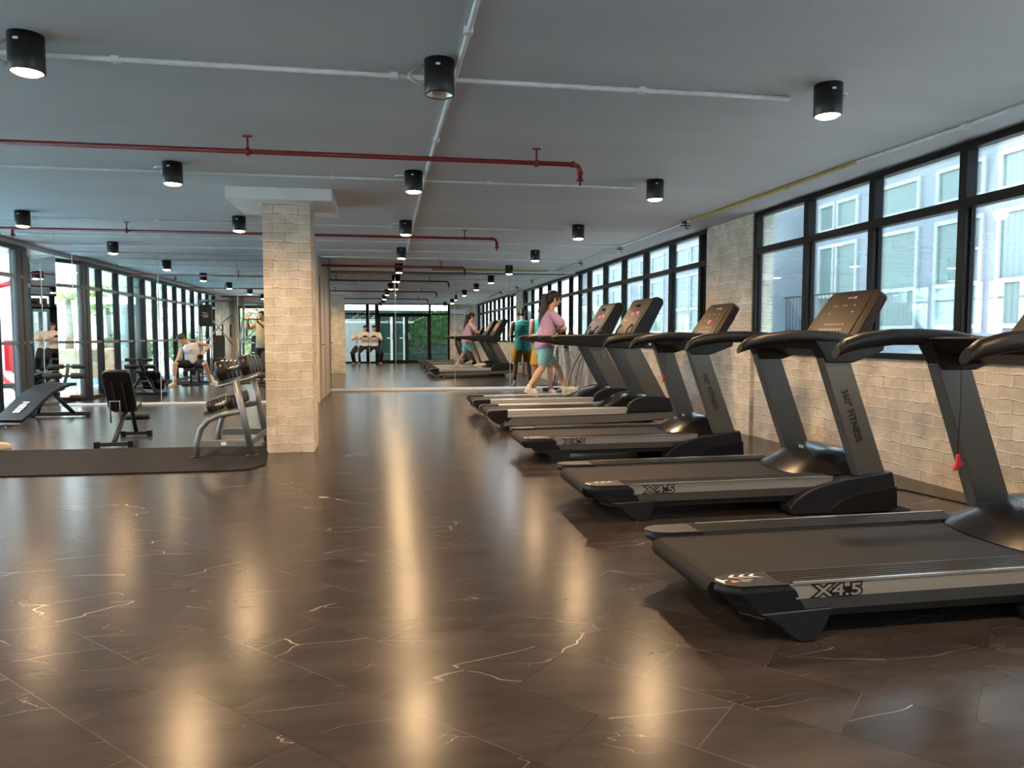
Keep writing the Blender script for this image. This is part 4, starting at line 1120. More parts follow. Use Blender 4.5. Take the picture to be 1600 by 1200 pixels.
for k in range(6):
    p = Vector(fine[3 + k * 2]); sl_.obox(p + Vector((0, 0.01, -0.045)), (0.15, 0, 0), (0, 0.02, 0.008), (0, -0.003, 0.008))
sl_.build('pad_slat', M['steelblack'], sb)
rail_ = [tuple(Vector(p) + Vector((0, 0, -0.065))) for p in path]
MB().tube(rail_, 0.02, 8).build('main_beam', M['steelblack'], sb)
MB().tube([(-4.52, 10.9, 0.37), (-4.33, 11.1, 0.06)], 0.028, 8).build('front_post', M['steelblack'], sb)
MB().tube([(-4.62, 10.9, 0.37), (-4.78, 11.1, 0.06)], 0.024, 8).build('rear_post', M['steelblack'], sb)
MB().box(-4.90, 11.09, 0.015, -4.12, 11.15, 0.07).build('floor_beam', M['steelblack'], sb, 0.005)
MB().cyl((-4.15, 11.12, 0.012), 0.03, 0.024).cyl((-4.86, 11.12, 0.012), 0.03, 0.024).build('rubber_foot', M['plastic'], sb)
MB().tube([(-4.86, 9.97, 0.03), (-4.50, 9.97, 0.03)], 0.022, 12).build('floor_bar', M['rackmetal'], sb)
MB().tube([(-4.66, 10.02, 0.03), (-4.66, 10.03, 0.05)], 0.015).build('bar_bracket', M['steelblack'], sb)
MB().tube([(-4.48, 11.2, 0.42), (-4.50, 11.38, 0.60), (-4.50, 11.42, 0.72)], 0.022, 8).build('roller_post', M['steelblack'], sb)
MB().tube([(-4.75, 11.33, 0.56), (-4.25, 11.33, 0.56)], 0.014).tube([(-4.72, 11.42, 0.69), (-4.28, 11.42, 0.69)], 0.012).tube([(-4.6, 11.0, 0.27), (-4.15, 11.0, 0.27)], 0.012).build('roller_bar', M['steelblack'], sb)
for c, L in (((-4.67, 11.33, 0.56), 0.22), ((-4.34, 11.33, 0.56), 0.18), ((-4.65, 11.42, 0.69), 0.18), ((-4.36, 11.42, 0.69), 0.18), ((-4.24, 11.0, 0.27), 0.16)):
    roller(MB(), c, 0.042 if c[2] < 0.6 else 0.032, L).build('foam_roller', M['foam'], sb)
d = (Vector(path[2]) - Vector(path[0])).normalized(); sd = d.cross(Vector((0, 0, 1))).normalized(); nn = sd.cross(d).normalized()
text_obj('SEEN', 0.115, M['whiteink'], bp_, frame_mtx(Vector(path[0]) + d * 0.15 + sd * 0.05 + nn * 0.0265, d, -sd), off=0.005, ext=0.0008)
# ------------------------------------------------------------------ people
def V(*a): return Vector(a)
def rotm(fwd, up=(0, 0, 1)):
    """columns: right, forward, up"""
    f = Vector(fwd).normalized(); u0 = Vector(up)
    r_ = f.cross(u0).normalized(); u = r_.cross(f).normalized()
    return Matrix((r_, f, u)).transposed()

class Fig:
    def __init__(s, name, label, base, skin, vox=0.0075):
        s.base = Vector(base); s.t = thing('person', label, 'person', base)
        s.skin = skin; s.vox = vox; s.b = MB(); s.T = Matrix.Translation(-s.base)
    def part(s, mb, name, mat, vox=None, sm=2, parent=None):
        mb.xf(s.T)
        return mb.build(name, mat, parent or s.t, remesh=(s.vox if vox is None else vox), smooth_it=sm)
    def head(s, c, fwd, up=(0, 0, 1), hair='hair', style='short', k=1.0):
        c = Vector(c); m = rotm(fwd, up); s.hm = m; s.hc = c; b = s.b
        P_ = lambda x, y, z: c + m @ (Vector((x, y, z)) * k)
        b.ell(P_(0, -0.008, 0.022), (0.074 * k, 0.092 * k, 0.092 * k), m)
        b.ell(P_(0, 0.018, -0.035), (0.060 * k, 0.068 * k, 0.072 * k), m)
        b.ell(P_(0, 0.050, -0.088), (0.030 * k, 0.028 * k, 0.024 * k), m)
        b.tube([P_(0, 0.082, 0.012), P_(0, 0.102, -0.022), P_(0, 0.096, -0.030)], [0.008 * k, 0.014 * k, 0.010 * k], 8)
        b.ell(P_(0, 0.086, -0.055), (0.024 * k, 0.010 * k, 0.009 * k), m)
        for x in (-1, 1):
            b.ell(P_(x * 0.076, -0.004, -0.008), (0.011 * k, 0.018 * k, 0.030 * k), m)
        e = MB()
        for x in (-1, 1): e.ell(P_(x * 0.029, 0.080, 0.010), (0.012 * k, 0.006 * k, 0.006 * k), m, 10, 6)
        s.part(e, 'eye', M['eye'], 0)
        e = MB()
        for x in (-1, 1): e.ell(P_(x * 0.031, 0.083, 0.032), (0.019 * k, 0.005 * k, 0.004 * k), m, 10, 6)
        s.part(e, 'eyebrow', M[hair], 0)
        e = MB().ell(P_(0, 0.0935, -0.056), (0.020 * k, 0.006 * k, 0.006 * k), m, 12, 6)
        s.part(e, 'mouth', M['lip'], 0)
        h = MB()
        if style == 'short':
            h.ell(P_(0, -0.022, 0.040), (0.084 * k, 0.098 * k, 0.092 * k), m)
            h.ell(P_(0, 0.045, 0.090), (0.062 * k, 0.045 * k, 0.030 * k), m)
            h.ell(P_(0, -0.060, -0.015), (0.066 * k, 0.048 * k, 0.062 * k), m)
        else:
            h.ell(P_(0, -0.020, 0.034), (0.086 * k, 0.100 * k, 0.095 * k), m)
            h.ell(P_(0, 0.040, 0.085), (0.066 * k, 0.05 * k, 0.03 * k), m)
            h.ell(P_(0, -0.055, -0.02), (0.074 * k, 0.055 * k, 0.070 * k), m)
            for x in (-1, 1): h.tube([P_(x * 0.078, 0.03, 0.05), P_(x * 0.084, 0.035, 0.0), P_(x * 0.078, 0.03, -0.035)], [0.018, 0.013, 0.006], 8)
        s.hairmb = h; s.P_ = P_
    def neck(s, a, bb, r=0.054): s.b.caps([a, bb], [r * 1.12, r])
    def torso(s, secs):
        s.b.loft(secs, 20)
        c0, w0, d0 = secs[0]; c1, w1, d1 = secs[-1]
    def arm(s, sh, el, wr, k=1.0):
        s.b.caps([sh, Vector(sh).lerp(Vector(el), 0.35), el, Vector(el).lerp(Vector(wr), 0.3), wr], [0.052 * k, 0.046 * k, 0.037 * k, 0.039 * k, 0.026 * k])
    def leg(s, hp, kn, an, k=1.0):
        hp, kn, an = Vector(hp), Vector(kn), Vector(an)
        s.b.caps([hp, hp.lerp(kn, 0.5), kn, kn.lerp(an, 0.33), kn.lerp(an, 0.7), an], [0.088 * k, 0.075 * k, 0.053 * k, 0.056 * k, 0.041 * k, 0.035 * k])
    def hand(s, wr, d, palm, thumb, curl=0.5):
        """d: finger direction, palm: palm-facing normal, thumb: side the thumb leaves"""
        wr = Vector(wr); d = Vector(d).normalized(); pn = Vector(palm); pn = (pn - d * pn.dot(d)).normalized()
        sd_ = d.cross(pn).normalized()
        if sd_.dot(Vector(thumb)) < 0: sd_ = -sd_
        pc = wr + d * 0.050
        s.b.obox(pc, d * 0.042, sd_ * 0.038, pn * 0.012)
        s.b.caps([wr, wr + d * 0.03], [0.026, 0.024], 8)
        for i, (off, L) in enumerate(((0.029, 0.070), (0.0105, 0.078), (-0.0085, 0.072), (-0.027, 0.056))):
            p0 = wr + d * 0.085 + sd_ * off
            a = curl * (0.9 + 0.1 * i)
            d1 = (d * math.cos(a) + pn * math.sin(a)); d2 = (d * math.cos(a * 2) + pn * math.sin(a * 2)); d3 = (d * math.cos(a * 2.8) + pn * math.sin(a * 2.8))
            p1 = p0 + d1 * L * 0.42; p2 = p1 + d2 * L * 0.33; p3 = p2 + d3 * L * 0.25
            s.b.caps([p0 - d * 0.01, p0, p1, p2, p3], [0.0095, 0.0095, 0.009, 0.0085, 0.007], 8)
        t0 = wr + d * 0.025 + sd_ * 0.030
        t1 = t0 + (sd_ * 0.8 + d * 0.7 + pn * 0.25).normalized() * 0.036
        t2 = t1 + (sd_ * 0.2 + d * 0.9 + pn * 0.5).normalized() * 0.028
        s.b.caps([t0, t1, t2], [0.012, 0.0105, 0.0085], 8)
    def finish(s, hair='hair', extra_hair=None):
        o = s.part(s.b, 'body', M[s.skin], 0.006, 1)
        h = s.hairmb
        if extra_hair: extra_hair(h)
        s.part(h, 'hair', M[hair], 0.007, 2)
        return o
    def shoe(s, heel, toe, up, mat='shoe', sole='shoewhite', w=0.043, sock=None, an=None):
        heel, toe, up = Vector(heel), Vector(toe), Vector(up).normalized()
        d = (toe - heel); L = d.length; d.normalize(); sd_ = d.cross(up).normalized(); up = sd_.cross(d).normalized()
        m = MB()
        secs = []
        for u, hw, hh in ((0.0, 0.55, 0.030), (0.06, 0.78, 0.042), (0.22, 0.80, 0.048), (0.42, 0.86, 0.045), (0.65, 1.0, 0.034), (0.85, 0.92, 0.027), (0.97, 0.60, 0.020), (1.0, 0.3, 0.014)):
            secs.append((heel + d * (L * u) + up * (hh + 0.004), sd_ * w * hw, up * hh))
        m.loft(secs, 14)
        a = heel + d * L * 0.18 + up * 0.07
        m.caps([a, a + up * 0.035], [0.040, 0.040], 12)
        sh = s.part(m, 'shoe', M[mat], 0.007, 2)
        m = MB()
        pl = []
        for u, hw in ((-0.01, 0.45), (0.03, 0.8), (0.2, 0.88), (0.4, 0.86), (0.66, 1.06), (0.86, 0.98), (0.98, 0.6), (1.01, 0.3)): pl.append((u, hw))
        ring = [heel + d * (L * u) + sd_ * w * hw for u, hw in pl] + [heel + d * (L * u) - sd_ * w * hw for u, hw in pl[::-1]]
        n_ = len(ring); m.v = [p.copy() for p in ring] + [p + up * 0.024 for p in ring]
        m.f = [list(range(n_)), list(range(2 * n_ - 1, n_ - 1, -1))] + [[i, i + n_, (i + 1) % n_ + n_, (i + 1) % n_] for i in range(n_)]
        m.mi = [0] * len(m.f); m.sm = [False] * len(m.f)
        m.xf(s.T); m.build('sole', M[sole], sh)
        m = MB()
        for q in range(4):
            c = heel + d * L * (0.40 + q * 0.08) + up * (0.088 - q * 0.011)
            m.tube([c - sd_ * 0.026, c + up * 0.004, c + sd_ * 0.026], 0.0035, 6)
        m.xf(s.T); m.build('laces', M['sock'], sh)
        if sock:
            a0 = heel + d * L * 0.2 + up * 0.07
            m = MB().caps([a0, Vector(an)], [0.043, 0.042], 12)
            s.part(m, 'sock', M[sock], 0.007, 1)

def sect(c, hw, hd, right, fwd, up=None):
    return (Vector(c), Vector(right) * hw, Vector(fwd) * hd)

# --- woman walking on the farther silver-sided treadmill, facing the windows (+X)
def woman():
    y = 10.40
    f = Fig('w', 'woman in a mauve T-shirt and aqua shorts with a ponytail, walking on a treadmill', (2.30, y, 0.245), 'skin')
    Rr, Fw = V(0, -1, 0), V(1, 0, 0)
    f.head((2.375, y, 1.655), (1, 0.0, -0.25), (0.1, 0, 1), style='long', k=0.98)
    f.neck((2.325, y, 1.50), (2.355, y, 1.59), 0.048)
    tl = V(0.995, 0, -0.09)
    f.torso([sect((2.235, y, 0.92), 0.155, 0.115, Rr, Fw), sect((2.235, y, 0.99), 0.165, 0.12, Rr, Fw), sect((2.255, y, 1.12), 0.125, 0.095, Rr, Fw), sect((2.285, y, 1.26), 0.14, 0.11, Rr, Fw), sect((2.305, y, 1.38), 0.155, 0.105, Rr, Fw), sect((2.315, y, 1.46), 0.12, 0.075, Rr, Fw), sect((2.32, y, 1.50), 0.06, 0.05, Rr, Fw)])
    shn, shf = V(2.32, y - 0.165, 1.425), V(2.32, y + 0.165, 1.425)
    eln, elf = V(2.49, y - 0.205, 1.235), V(2.48, y + 0.205, 1.235)
    wrn, wrf = V(2.475, y - 0.03, 1.185), V(2.52, y + 0.08, 1.21)
    f.arm(shn, eln, wrn, 0.9); f.arm(shf, elf, wrf, 0.9)
    f.hand(wrn, (0.1, 1, 0.1), (-1, 0, 0), (0, 0, 1), 0.7)
    f.hand(wrf, (0.2, -1, 0.05), (-1, 0, 0), (0, 0, 1), 0.7)
    # near leg trails behind, far leg steps forward
    hn, hf = V(2.235, y - 0.09, 0.93), V(2.235, y + 0.09, 0.93)
    kn, kf = V(2.20, y - 0.09, 0.66), V(2.44, y + 0.085, 0.68)
    an, af = V(1.985, y - 0.085, 0.385), V(2.55, y + 0.08, 0.37)
    kn = V(2.17, y - 0.09, 0.66)
    f.leg(hn, kn, an, 0.98); f.leg(hf, kf, af, 0.98)
    f.finish('hair', lambda h: h.caps([f.P_(0, -0.105, 0.03), f.P_(0, -0.15, 0.0), V(2.235, y, 1.54), V(2.195, y, 1.40), V(2.185, y - 0.005, 1.28), V(2.195, y - 0.01, 1.215)], [0.032, 0.046, 0.060, 0.056, 0.040, 0.014]))
    f.part(MB().tube([f.P_(0, -0.105, 0.025), f.P_(0, -0.118, 0.018)], 0.036), 'hair_tie', M['ink'], 0)
    sh = MB()
    sh.loft([sect((2.225, y, 0.945), 0.195, 0.155, Rr, Fw), sect((2.23, y, 1.0), 0.19, 0.148, Rr, Fw), sect((2.255, y, 1.12), 0.168, 0.135, Rr, Fw), sect((2.28, y, 1.26), 0.168, 0.135, Rr, Fw), sect((2.30, y, 1.37), 0.18, 0.128, Rr, Fw), sect((2.315, y, 1.45), 0.145, 0.092, Rr, Fw), sect((2.32, y, 1.495), 0.075, 0.065, Rr, Fw)], 22)
    sh.caps([shn, shn.lerp(eln, 0.45), shn.lerp(eln, 0.62)], [0.068, 0.066, 0.070]); sh.caps([shf, shf.lerp(elf, 0.45), shf.lerp(elf, 0.62)], [0.068, 0.066, 0.070])
    so = f.part(sh, 'shirt', M['pink'], 0.008, 3)
    # pale print across the back of the shirt
    tm = frame_mtx(V(2.125, y - 0.135, 1.13) - f.base, V(-0.25, 0.97, 0).normalized() * -1, (0.1, 0.02, 1))
    pr = MB()
    for k in range(7):
        for q in range(3):
            a = 2.3 + 0.35 * k
            cx = 2.255 + 0.142 * math.cos(a + 0.62); cy = y - 0.172 * math.sin(a + 0.62)
    for (ang, zc_, r_) in ((-2.45, 1.22, 0.022), (-2.70, 1.21, 0.022), (-2.5, 1.155, 0.026), (-2.8, 1.15, 0.024), (-3.05, 1.16, 0.024), (-2.62, 1.09, 0.024)):
        pts = []
        for k in range(9):
            t_ = 2 * PI * k / 8
            a2 = ang + r_ * 0.9 * math.cos(t_) / 0.15
            zz = zc_ + r_ * math.sin(t_)
            pts.append((2.258 + 0.143 * math.cos(a2), y + 0.176 * math.sin(a2), zz))
        pr.tube(pts, 0.006, 6)
    pr.xf(f.T); pr.build('shirt_print', M['whiteink'], so)
    st = MB()
    st.loft([sect((2.235, y, 0.86), 0.16, 0.125, Rr, Fw), sect((2.232, y, 0.93), 0.178, 0.138, Rr, Fw), sect((2.24, y, 1.02), 0.165, 0.125, Rr, Fw), sect((2.25, y, 1.06), 0.145, 0.11, Rr, Fw)], 20)
    st.caps([hn, hn.lerp(kn, 0.62)], [0.105, 0.086]); st.caps([hf, hf.lerp(kf, 0.55)], [0.105, 0.088])
    f.part(st, 'shorts', M['aqua'], 0.008, 2)
    f.shoe((1.925, y - 0.085, 0.325), (2.125, y - 0.085, 0.247), (0.36, 0, 0.93), 'shoe', 'shoe', sock='sock', an=an + V(0.005, 0, -0.005))
    f.shoe((2.535, y + 0.08, 0.26), (2.755, y + 0.08, 0.335), (-0.32, 0, 0.95), 'shoe', 'shoe', sock='sock', an=af + V(0, 0, -0.01))
woman()

# --- man in a teal vest standing by the far mirror, facing the camera, looking down
def tealman():
    bx, by = 3.03, 14.28
    f = Fig('t', 'man in a teal vest, mustard shorts and black headphones by the far mirror', (bx, by, 0), 'skin2')
    Fw = V(0.10, -1, 0).normalized(); Rr = V(-1, -0.10, 0).normalized()
    c = V(bx, by, 0)
    def q(x, y_, z): return c + Rr * x + Fw * y_ + V(0, 0, z)
    f.head(q(0, 0.07, 1.62), Fw + V(0, 0, -0.6), (0, 0, 1), 'hair2', 'short')
    f.neck(q(0, 0.0, 1.46), q(0, 0.045, 1.57), 0.056)
    f.torso([sect(q(0, 0, 0.86), 0.165, 0.115, Rr, Fw), sect(q(0, 0, 0.95), 0.165, 0.115, Rr, Fw), sect(q(0, 0, 1.08), 0.15, 0.105, Rr, Fw), sect(q(0, 0, 1.25), 0.18, 0.12, Rr, Fw), sect(q(0, 0, 1.37), 0.195, 0.11, Rr, Fw), sect(q(0, 0, 1.45), 0.14, 0.08, Rr, Fw), sect(q(0, 0, 1.49), 0.07, 0.06, Rr, Fw)])
    for s_ in (-1, 1):
        sh, el, wr = q(0.215 * s_, 0, 1.41), q(0.26 * s_, 0.02, 1.12), q(0.08 * s_, 0.24, 1.14)
        f.arm(sh, el, wr, 1.08)
        f.hand(wr, Rr * (-s_ * 0.8) + Fw * 0.5 + V(0, 0, 0.2), -Fw, (0, 0, 1), 0.6)
        hp, kn, an = q(0.095 * s_, 0, 0.90), q(0.15 * s_, 0.01, 0.49), q(0.175 * s_, 0, 0.10)
        f.leg(hp, kn, an, 1.02)
        f.shoe(q(0.175 * s_, -0.07, 0.0), q(0.205 * s_, 0.20, 0.0), (0, 0, 1), 'shoewhite', 'shoewhite', 0.046, 'blackcloth', q(0.174 * s_, 0, 0.19))
        m = MB().tube([q(0.215 * s_, 0.0, 0.05), q(0.24 * s_, 0.12, 0.04)], 0.012, 8)
        f.part(m, 'shoe_trim', M['magenta'], 0)
    f.finish('hair2')
    v_ = MB().loft([sect(q(0, 0, 0.80), 0.205, 0.15, Rr, Fw), sect(q(0, 0, 0.95), 0.195, 0.14, Rr, Fw), sect(q(0, 0, 1.10), 0.182, 0.13, Rr, Fw), sect(q(0, 0, 1.26), 0.20, 0.138, Rr, Fw), sect(q(0, 0, 1.37), 0.205, 0.125, Rr, Fw), sect(q(0, 0, 1.45), 0.175, 0.095, Rr, Fw), sect(q(0, 0, 1.485), 0.09, 0.072, Rr, Fw)], 22)
    f.part(v_, 'vest', M['teal'], 0.008, 2)
    s_ = MB().loft([sect(q(0, 0, 0.74), 0.18, 0.135, Rr, Fw), sect(q(0, 0, 0.92), 0.185, 0.135, Rr, Fw), sect(q(0, 0, 0.97), 0.16, 0.12, Rr, Fw)], 20)
    for k in (-1, 1): s_.tube([q(0.095 * k, 0, 0.88), q(0.125 * k, 0.005, 0.70), q(0.145 * k, 0.008, 0.55)], [0.11, 0.115, 0.12], 14)
    f.part(s_, 'shorts', M['mustard'], 0.008, 2)
    hp_ = MB().tube([f.P_(0.093 * math.cos(a), -0.01, 0.03 + 0.11 * math.sin(a)) for a in [PI * k / 10 for k in range(11)]], 0.008, 8)
    for k in (-1, 1): hp_.tube([f.P_(0.078 * k, -0.005, 0.0), f.P_(0.112 * k, -0.005, 0.0)], 0.036, 16)
    f.part(hp_, 'headphones', M['black'], 0)
    ph = thing('phone', 'dark phone held in both hands by the man in the teal vest', 'phone', tuple(q(0, 0.30, 1.185)))
    MB().box(-0.075, -0.005, -0.037, 0.075, 0.005, 0.037).build('phone_body', M['black'], ph, 0.004)
tealman()

# --- man in a white vest sitting on a bench at the left, lifting a dumbbell; he faces the mirror
def lifter():
    cx, cy = -4.42, 7.95
    f = Fig('l', 'man in a white vest sitting on a flat bench lifting a dumbbell, mostly seen mirrored', (cx, cy, 0), 'skin')
    Fw = V(0, 1, 0); Rr = V(1, 0, 0)
    def q(x, y_, z): return V(cx + x, cy + y_, z)
    f.head(q(-0.20, 0.10, 1.05), (-0.45, 0.75, -0.75), (-0.25, 0.1, 1), 'hair', 'short')
    f.neck(q(-0.10, -0.02, 0.94), q(-0.155, 0.04, 1.01), 0.056)
    up = V(-0.10, 0.06, 0.5).normalized()
    f.torso([sect(q(0.0, -0.12, 0.47), 0.17, 0.12, Rr, Fw), sect(q(-0.01, -0.12, 0.55), 0.165, 0.12, Rr, Fw), sect(q(-0.03, -0.10, 0.68), 0.155, 0.11, Rr, Fw), sect(q(-0.05, -0.06, 0.80), 0.18, 0.12, V(0.97, 0, 0.2), Fw), sect(q(-0.07, -0.04, 0.90), 0.18, 0.10, V(0.95, 0, 0.3), Fw), sect(q(-0.09, -0.02, 0.96), 0.07, 0.06, V(0.95, 0, 0.3), Fw)])
    shR, elR, wrR = q(0.12, -0.05, 0.96), q(0.34, -0.14, 0.90), q(0.22, 0.06, 0.72)
    shL, elL, wrL = q(-0.245, -0.01, 0.83), q(-0.30, 0.10, 0.60), q(-0.33, 0.20, 0.50)
    f.arm(shR, elR, wrR, 1.08); f.arm(shL, elL, wrL, 1.05)
    f.hand(wrR, (-0.1, 0.3, -0.5), (-1, 0, -0.1), (0, 1, 0), 0.9)
    f.hand(wrL, (0.2, 0.6, -0.3), (0, 0, -1), (1, 0, 0), 0.3)
    for s_, kx, ax, ay in ((-1, -0.32, -0.32, 0.44), (1, 0.32, 0.38, 0.16)):
        hp, kn, an = q(0.09 * s_, -0.06, 0.47), q(kx, 0.32 if s_ < 0 else 0.25, 0.50), q(ax, ay - 0.1, 0.09)
        f.leg(hp, kn, an, 1.0)
        f.shoe((an.x, an.y - 0.07, 0.0), (an.x + (0.06 * s_ if s_ < 0 else 0.275), an.y + (0.20 if s_ < 0 else 0.12), 0.0), (0, 0, 1), 'shoe', 'shoe', 0.047, 'sock', (an.x, an.y, 0.20))
    f.finish('hair')
    v_ = MB().loft([sect(q(0, -0.12, 0.50), 0.20, 0.155, Rr, Fw), sect(q(-0.01, -0.11, 0.58), 0.19, 0.15, Rr, Fw), sect(q(-0.03, -0.09, 0.70), 0.175, 0.135, Rr, Fw), sect(q(-0.05, -0.055, 0.81), 0.195, 0.138, V(0.97, 0, 0.2), Fw), sect(q(-0.065, -0.035, 0.90), 0.19, 0.118, V(0.95, 0, 0.3), Fw), sect(q(-0.085, -0.02, 0.955), 0.10, 0.08, V(0.95, 0, 0.3), Fw)], 22)
    vo = f.part(v_, 'vest', M['whitecloth'], 0.008, 2)
    f.part(MB().ell(q(-0.02, 0.083, 0.80), (0.020, 0.004, 0.014)), 'vest_logo', M['red'], 0)
    s_ = MB().loft([sect(q(0, -0.12, 0.455), 0.19, 0.15, Rr, Fw), sect(q(0, -0.12, 0.58), 0.17, 0.13, Rr, Fw)], 20)
    for k, kx, ky in ((-1, -0.32, 0.32), (1, 0.32, 0.25)):
        hp, kn = q(0.09 * k, -0.06, 0.475), q(kx, ky, 0.50)
        s_.caps([hp, hp.lerp(kn, 0.72)], [0.11, 0.088])
    f.part(s_, 'shorts', M['blackcloth'], 0.008, 2)
    hb = wrR + V(-0.04, 0.02, -0.07)
    dumbbell('black dumbbell held by the sitting man in the white vest', tuple(hb), R(70), 0.062, 0.06, 'held dumbbells')
    b = thing('weight_bench', 'low black flat bench the man in the white vest sits on', 'bench', (cx, cy - 0.15, 0))
    pad(MB(), (0, 0, 0.36), (0.14, 0, 0), (0, 0.42, 0), (0, 0, 0.03)).build('seat', M['vinyl'], b, 0.01, 3)
    MB().tube([(0, -0.38, 0.05), (0, -0.35, 0.33)], 0.025).tube([(0, 0.38, 0.05), (0, 0.35, 0.33)], 0.025).build('post', M['steelblack'], b)
    MB().box(-0.2, -0.41, 0, 0.2, -0.36, 0.05).box(-0.2, 0.36, 0, 0.2, 0.41, 0.05).build('foot_bar', M['steelblack'], b, 0.004)
lifter()

# --- photographer behind the camera, half crouching, seen only in the mirrors
def photographer():
    cx, cy = 0.0, -0.36
    f = Fig('p', 'man in a white shirt and black trousers crouching with a phone, seen in the mirrors', (cx, cy, 0), 'skin')
    Fw = V(0, 1, 0); Rr = V(1, 0, 0)
    def q(x, y_, z): return V(cx + x, cy + y_, z)
    f.head(q(0, 0.0, 1.45), (0, 1, -0.35), (0, 0, 1), 'hair2', 'short')
    f.neck(q(0, -0.03, 1.29), q(0, -0.01, 1.39), 0.056)
    f.torso([sect(q(0, -0.10, 0.66), 0.17, 0.13, Rr, Fw), sect(q(0, -0.09, 0.78), 0.165, 0.12, Rr, Fw), sect(q(0, -0.06, 0.92), 0.155, 0.11, Rr, Fw), sect(q(0, -0.04, 1.08), 0.18, 0.12, Rr, Fw), sect(q(0, -0.03, 1.20), 0.19, 0.105, Rr, Fw), sect(q(0, -0.03, 1.28), 0.13, 0.08, Rr, Fw), sect(q(0, -0.03, 1.31), 0.07, 0.06, Rr, Fw)])
    for s_ in (-1, 1):
        sh, el, wr = q(0.21 * s_, -0.03, 1.23), q(0.29 * s_, 0.07, 0.99), q(0.115 * s_, 0.235, 1.08)
        f.arm(sh, el, wr, 1.05)
        f.hand(wr, V(-0.85 * s_, 0.35, 0.25), V(0, -0.2, 1), (0, 0, 1) , 0.5)
        hp, kn, an = q(0.10 * s_, -0.08, 0.68), q(0.30 * s_, 0.16, 0.42), q(0.24 * s_, -0.06, 0.09)
        f.leg(hp, kn, an, 1.0)
        f.shoe(q(0.235 * s_, -0.13, 0.0), q(0.29 * s_, 0.13, 0.0), (0, 0, 1), 'blackcloth', 'shoewhite', 0.047)
    f.finish('hair2')
    v_ = MB().loft([sect(q(0, -0.09, 0.72), 0.195, 0.15, Rr, Fw), sect(q(0, -0.08, 0.82), 0.185, 0.14, Rr, Fw), sect(q(0, -0.055, 0.95), 0.178, 0.135, Rr, Fw), sect(q(0, -0.035, 1.10), 0.195, 0.14, Rr, Fw), sect(q(0, -0.03, 1.20), 0.20, 0.122, Rr, Fw), sect(q(0, -0.03, 1.28), 0.15, 0.092, Rr, Fw), sect(q(0, -0.03, 1.31), 0.085, 0.072, Rr, Fw)], 22)
    for s_ in (-1, 1):
        sh, el = q(0.21 * s_, -0.03, 1.23), q(0.29 * s_, 0.07, 0.99)
        v_.caps([sh, sh.lerp(el, 0.5), sh.lerp(el, 0.85)], [0.072, 0.070, 0.072])
    f.part(v_, 'shirt', M['whitecloth'], 0.009, 2)
    s2 = MB().loft([sect(q(0, -0.10, 0.62), 0.19, 0.15, Rr, Fw), sect(q(0, -0.09, 0.80), 0.175, 0.13, Rr, Fw)], 20)
    for k in (-1, 1):
        s2.caps([q(0.10 * k, -0.08, 0.67), q(0.21 * k, 0.05, 0.55), q(0.30 * k, 0.16, 0.43), q(0.27 * k, 0.04, 0.26), q(0.24 * k, -0.06, 0.10)], [0.125, 0.115, 0.098, 0.090, 0.078])
    f.part(s2, 'trousers', M['blackcloth'], 0.009, 2)
    ph = thing('phone', 'black phone held by the crouching photographer at chest height', 'phone', (0, -0.055, 1.12))
    MB().box(-0.078, -0.004, -0.038, 0.078, 0.004, 0.038).build('phone_body', M['black'], ph, 0.004)
photographer()

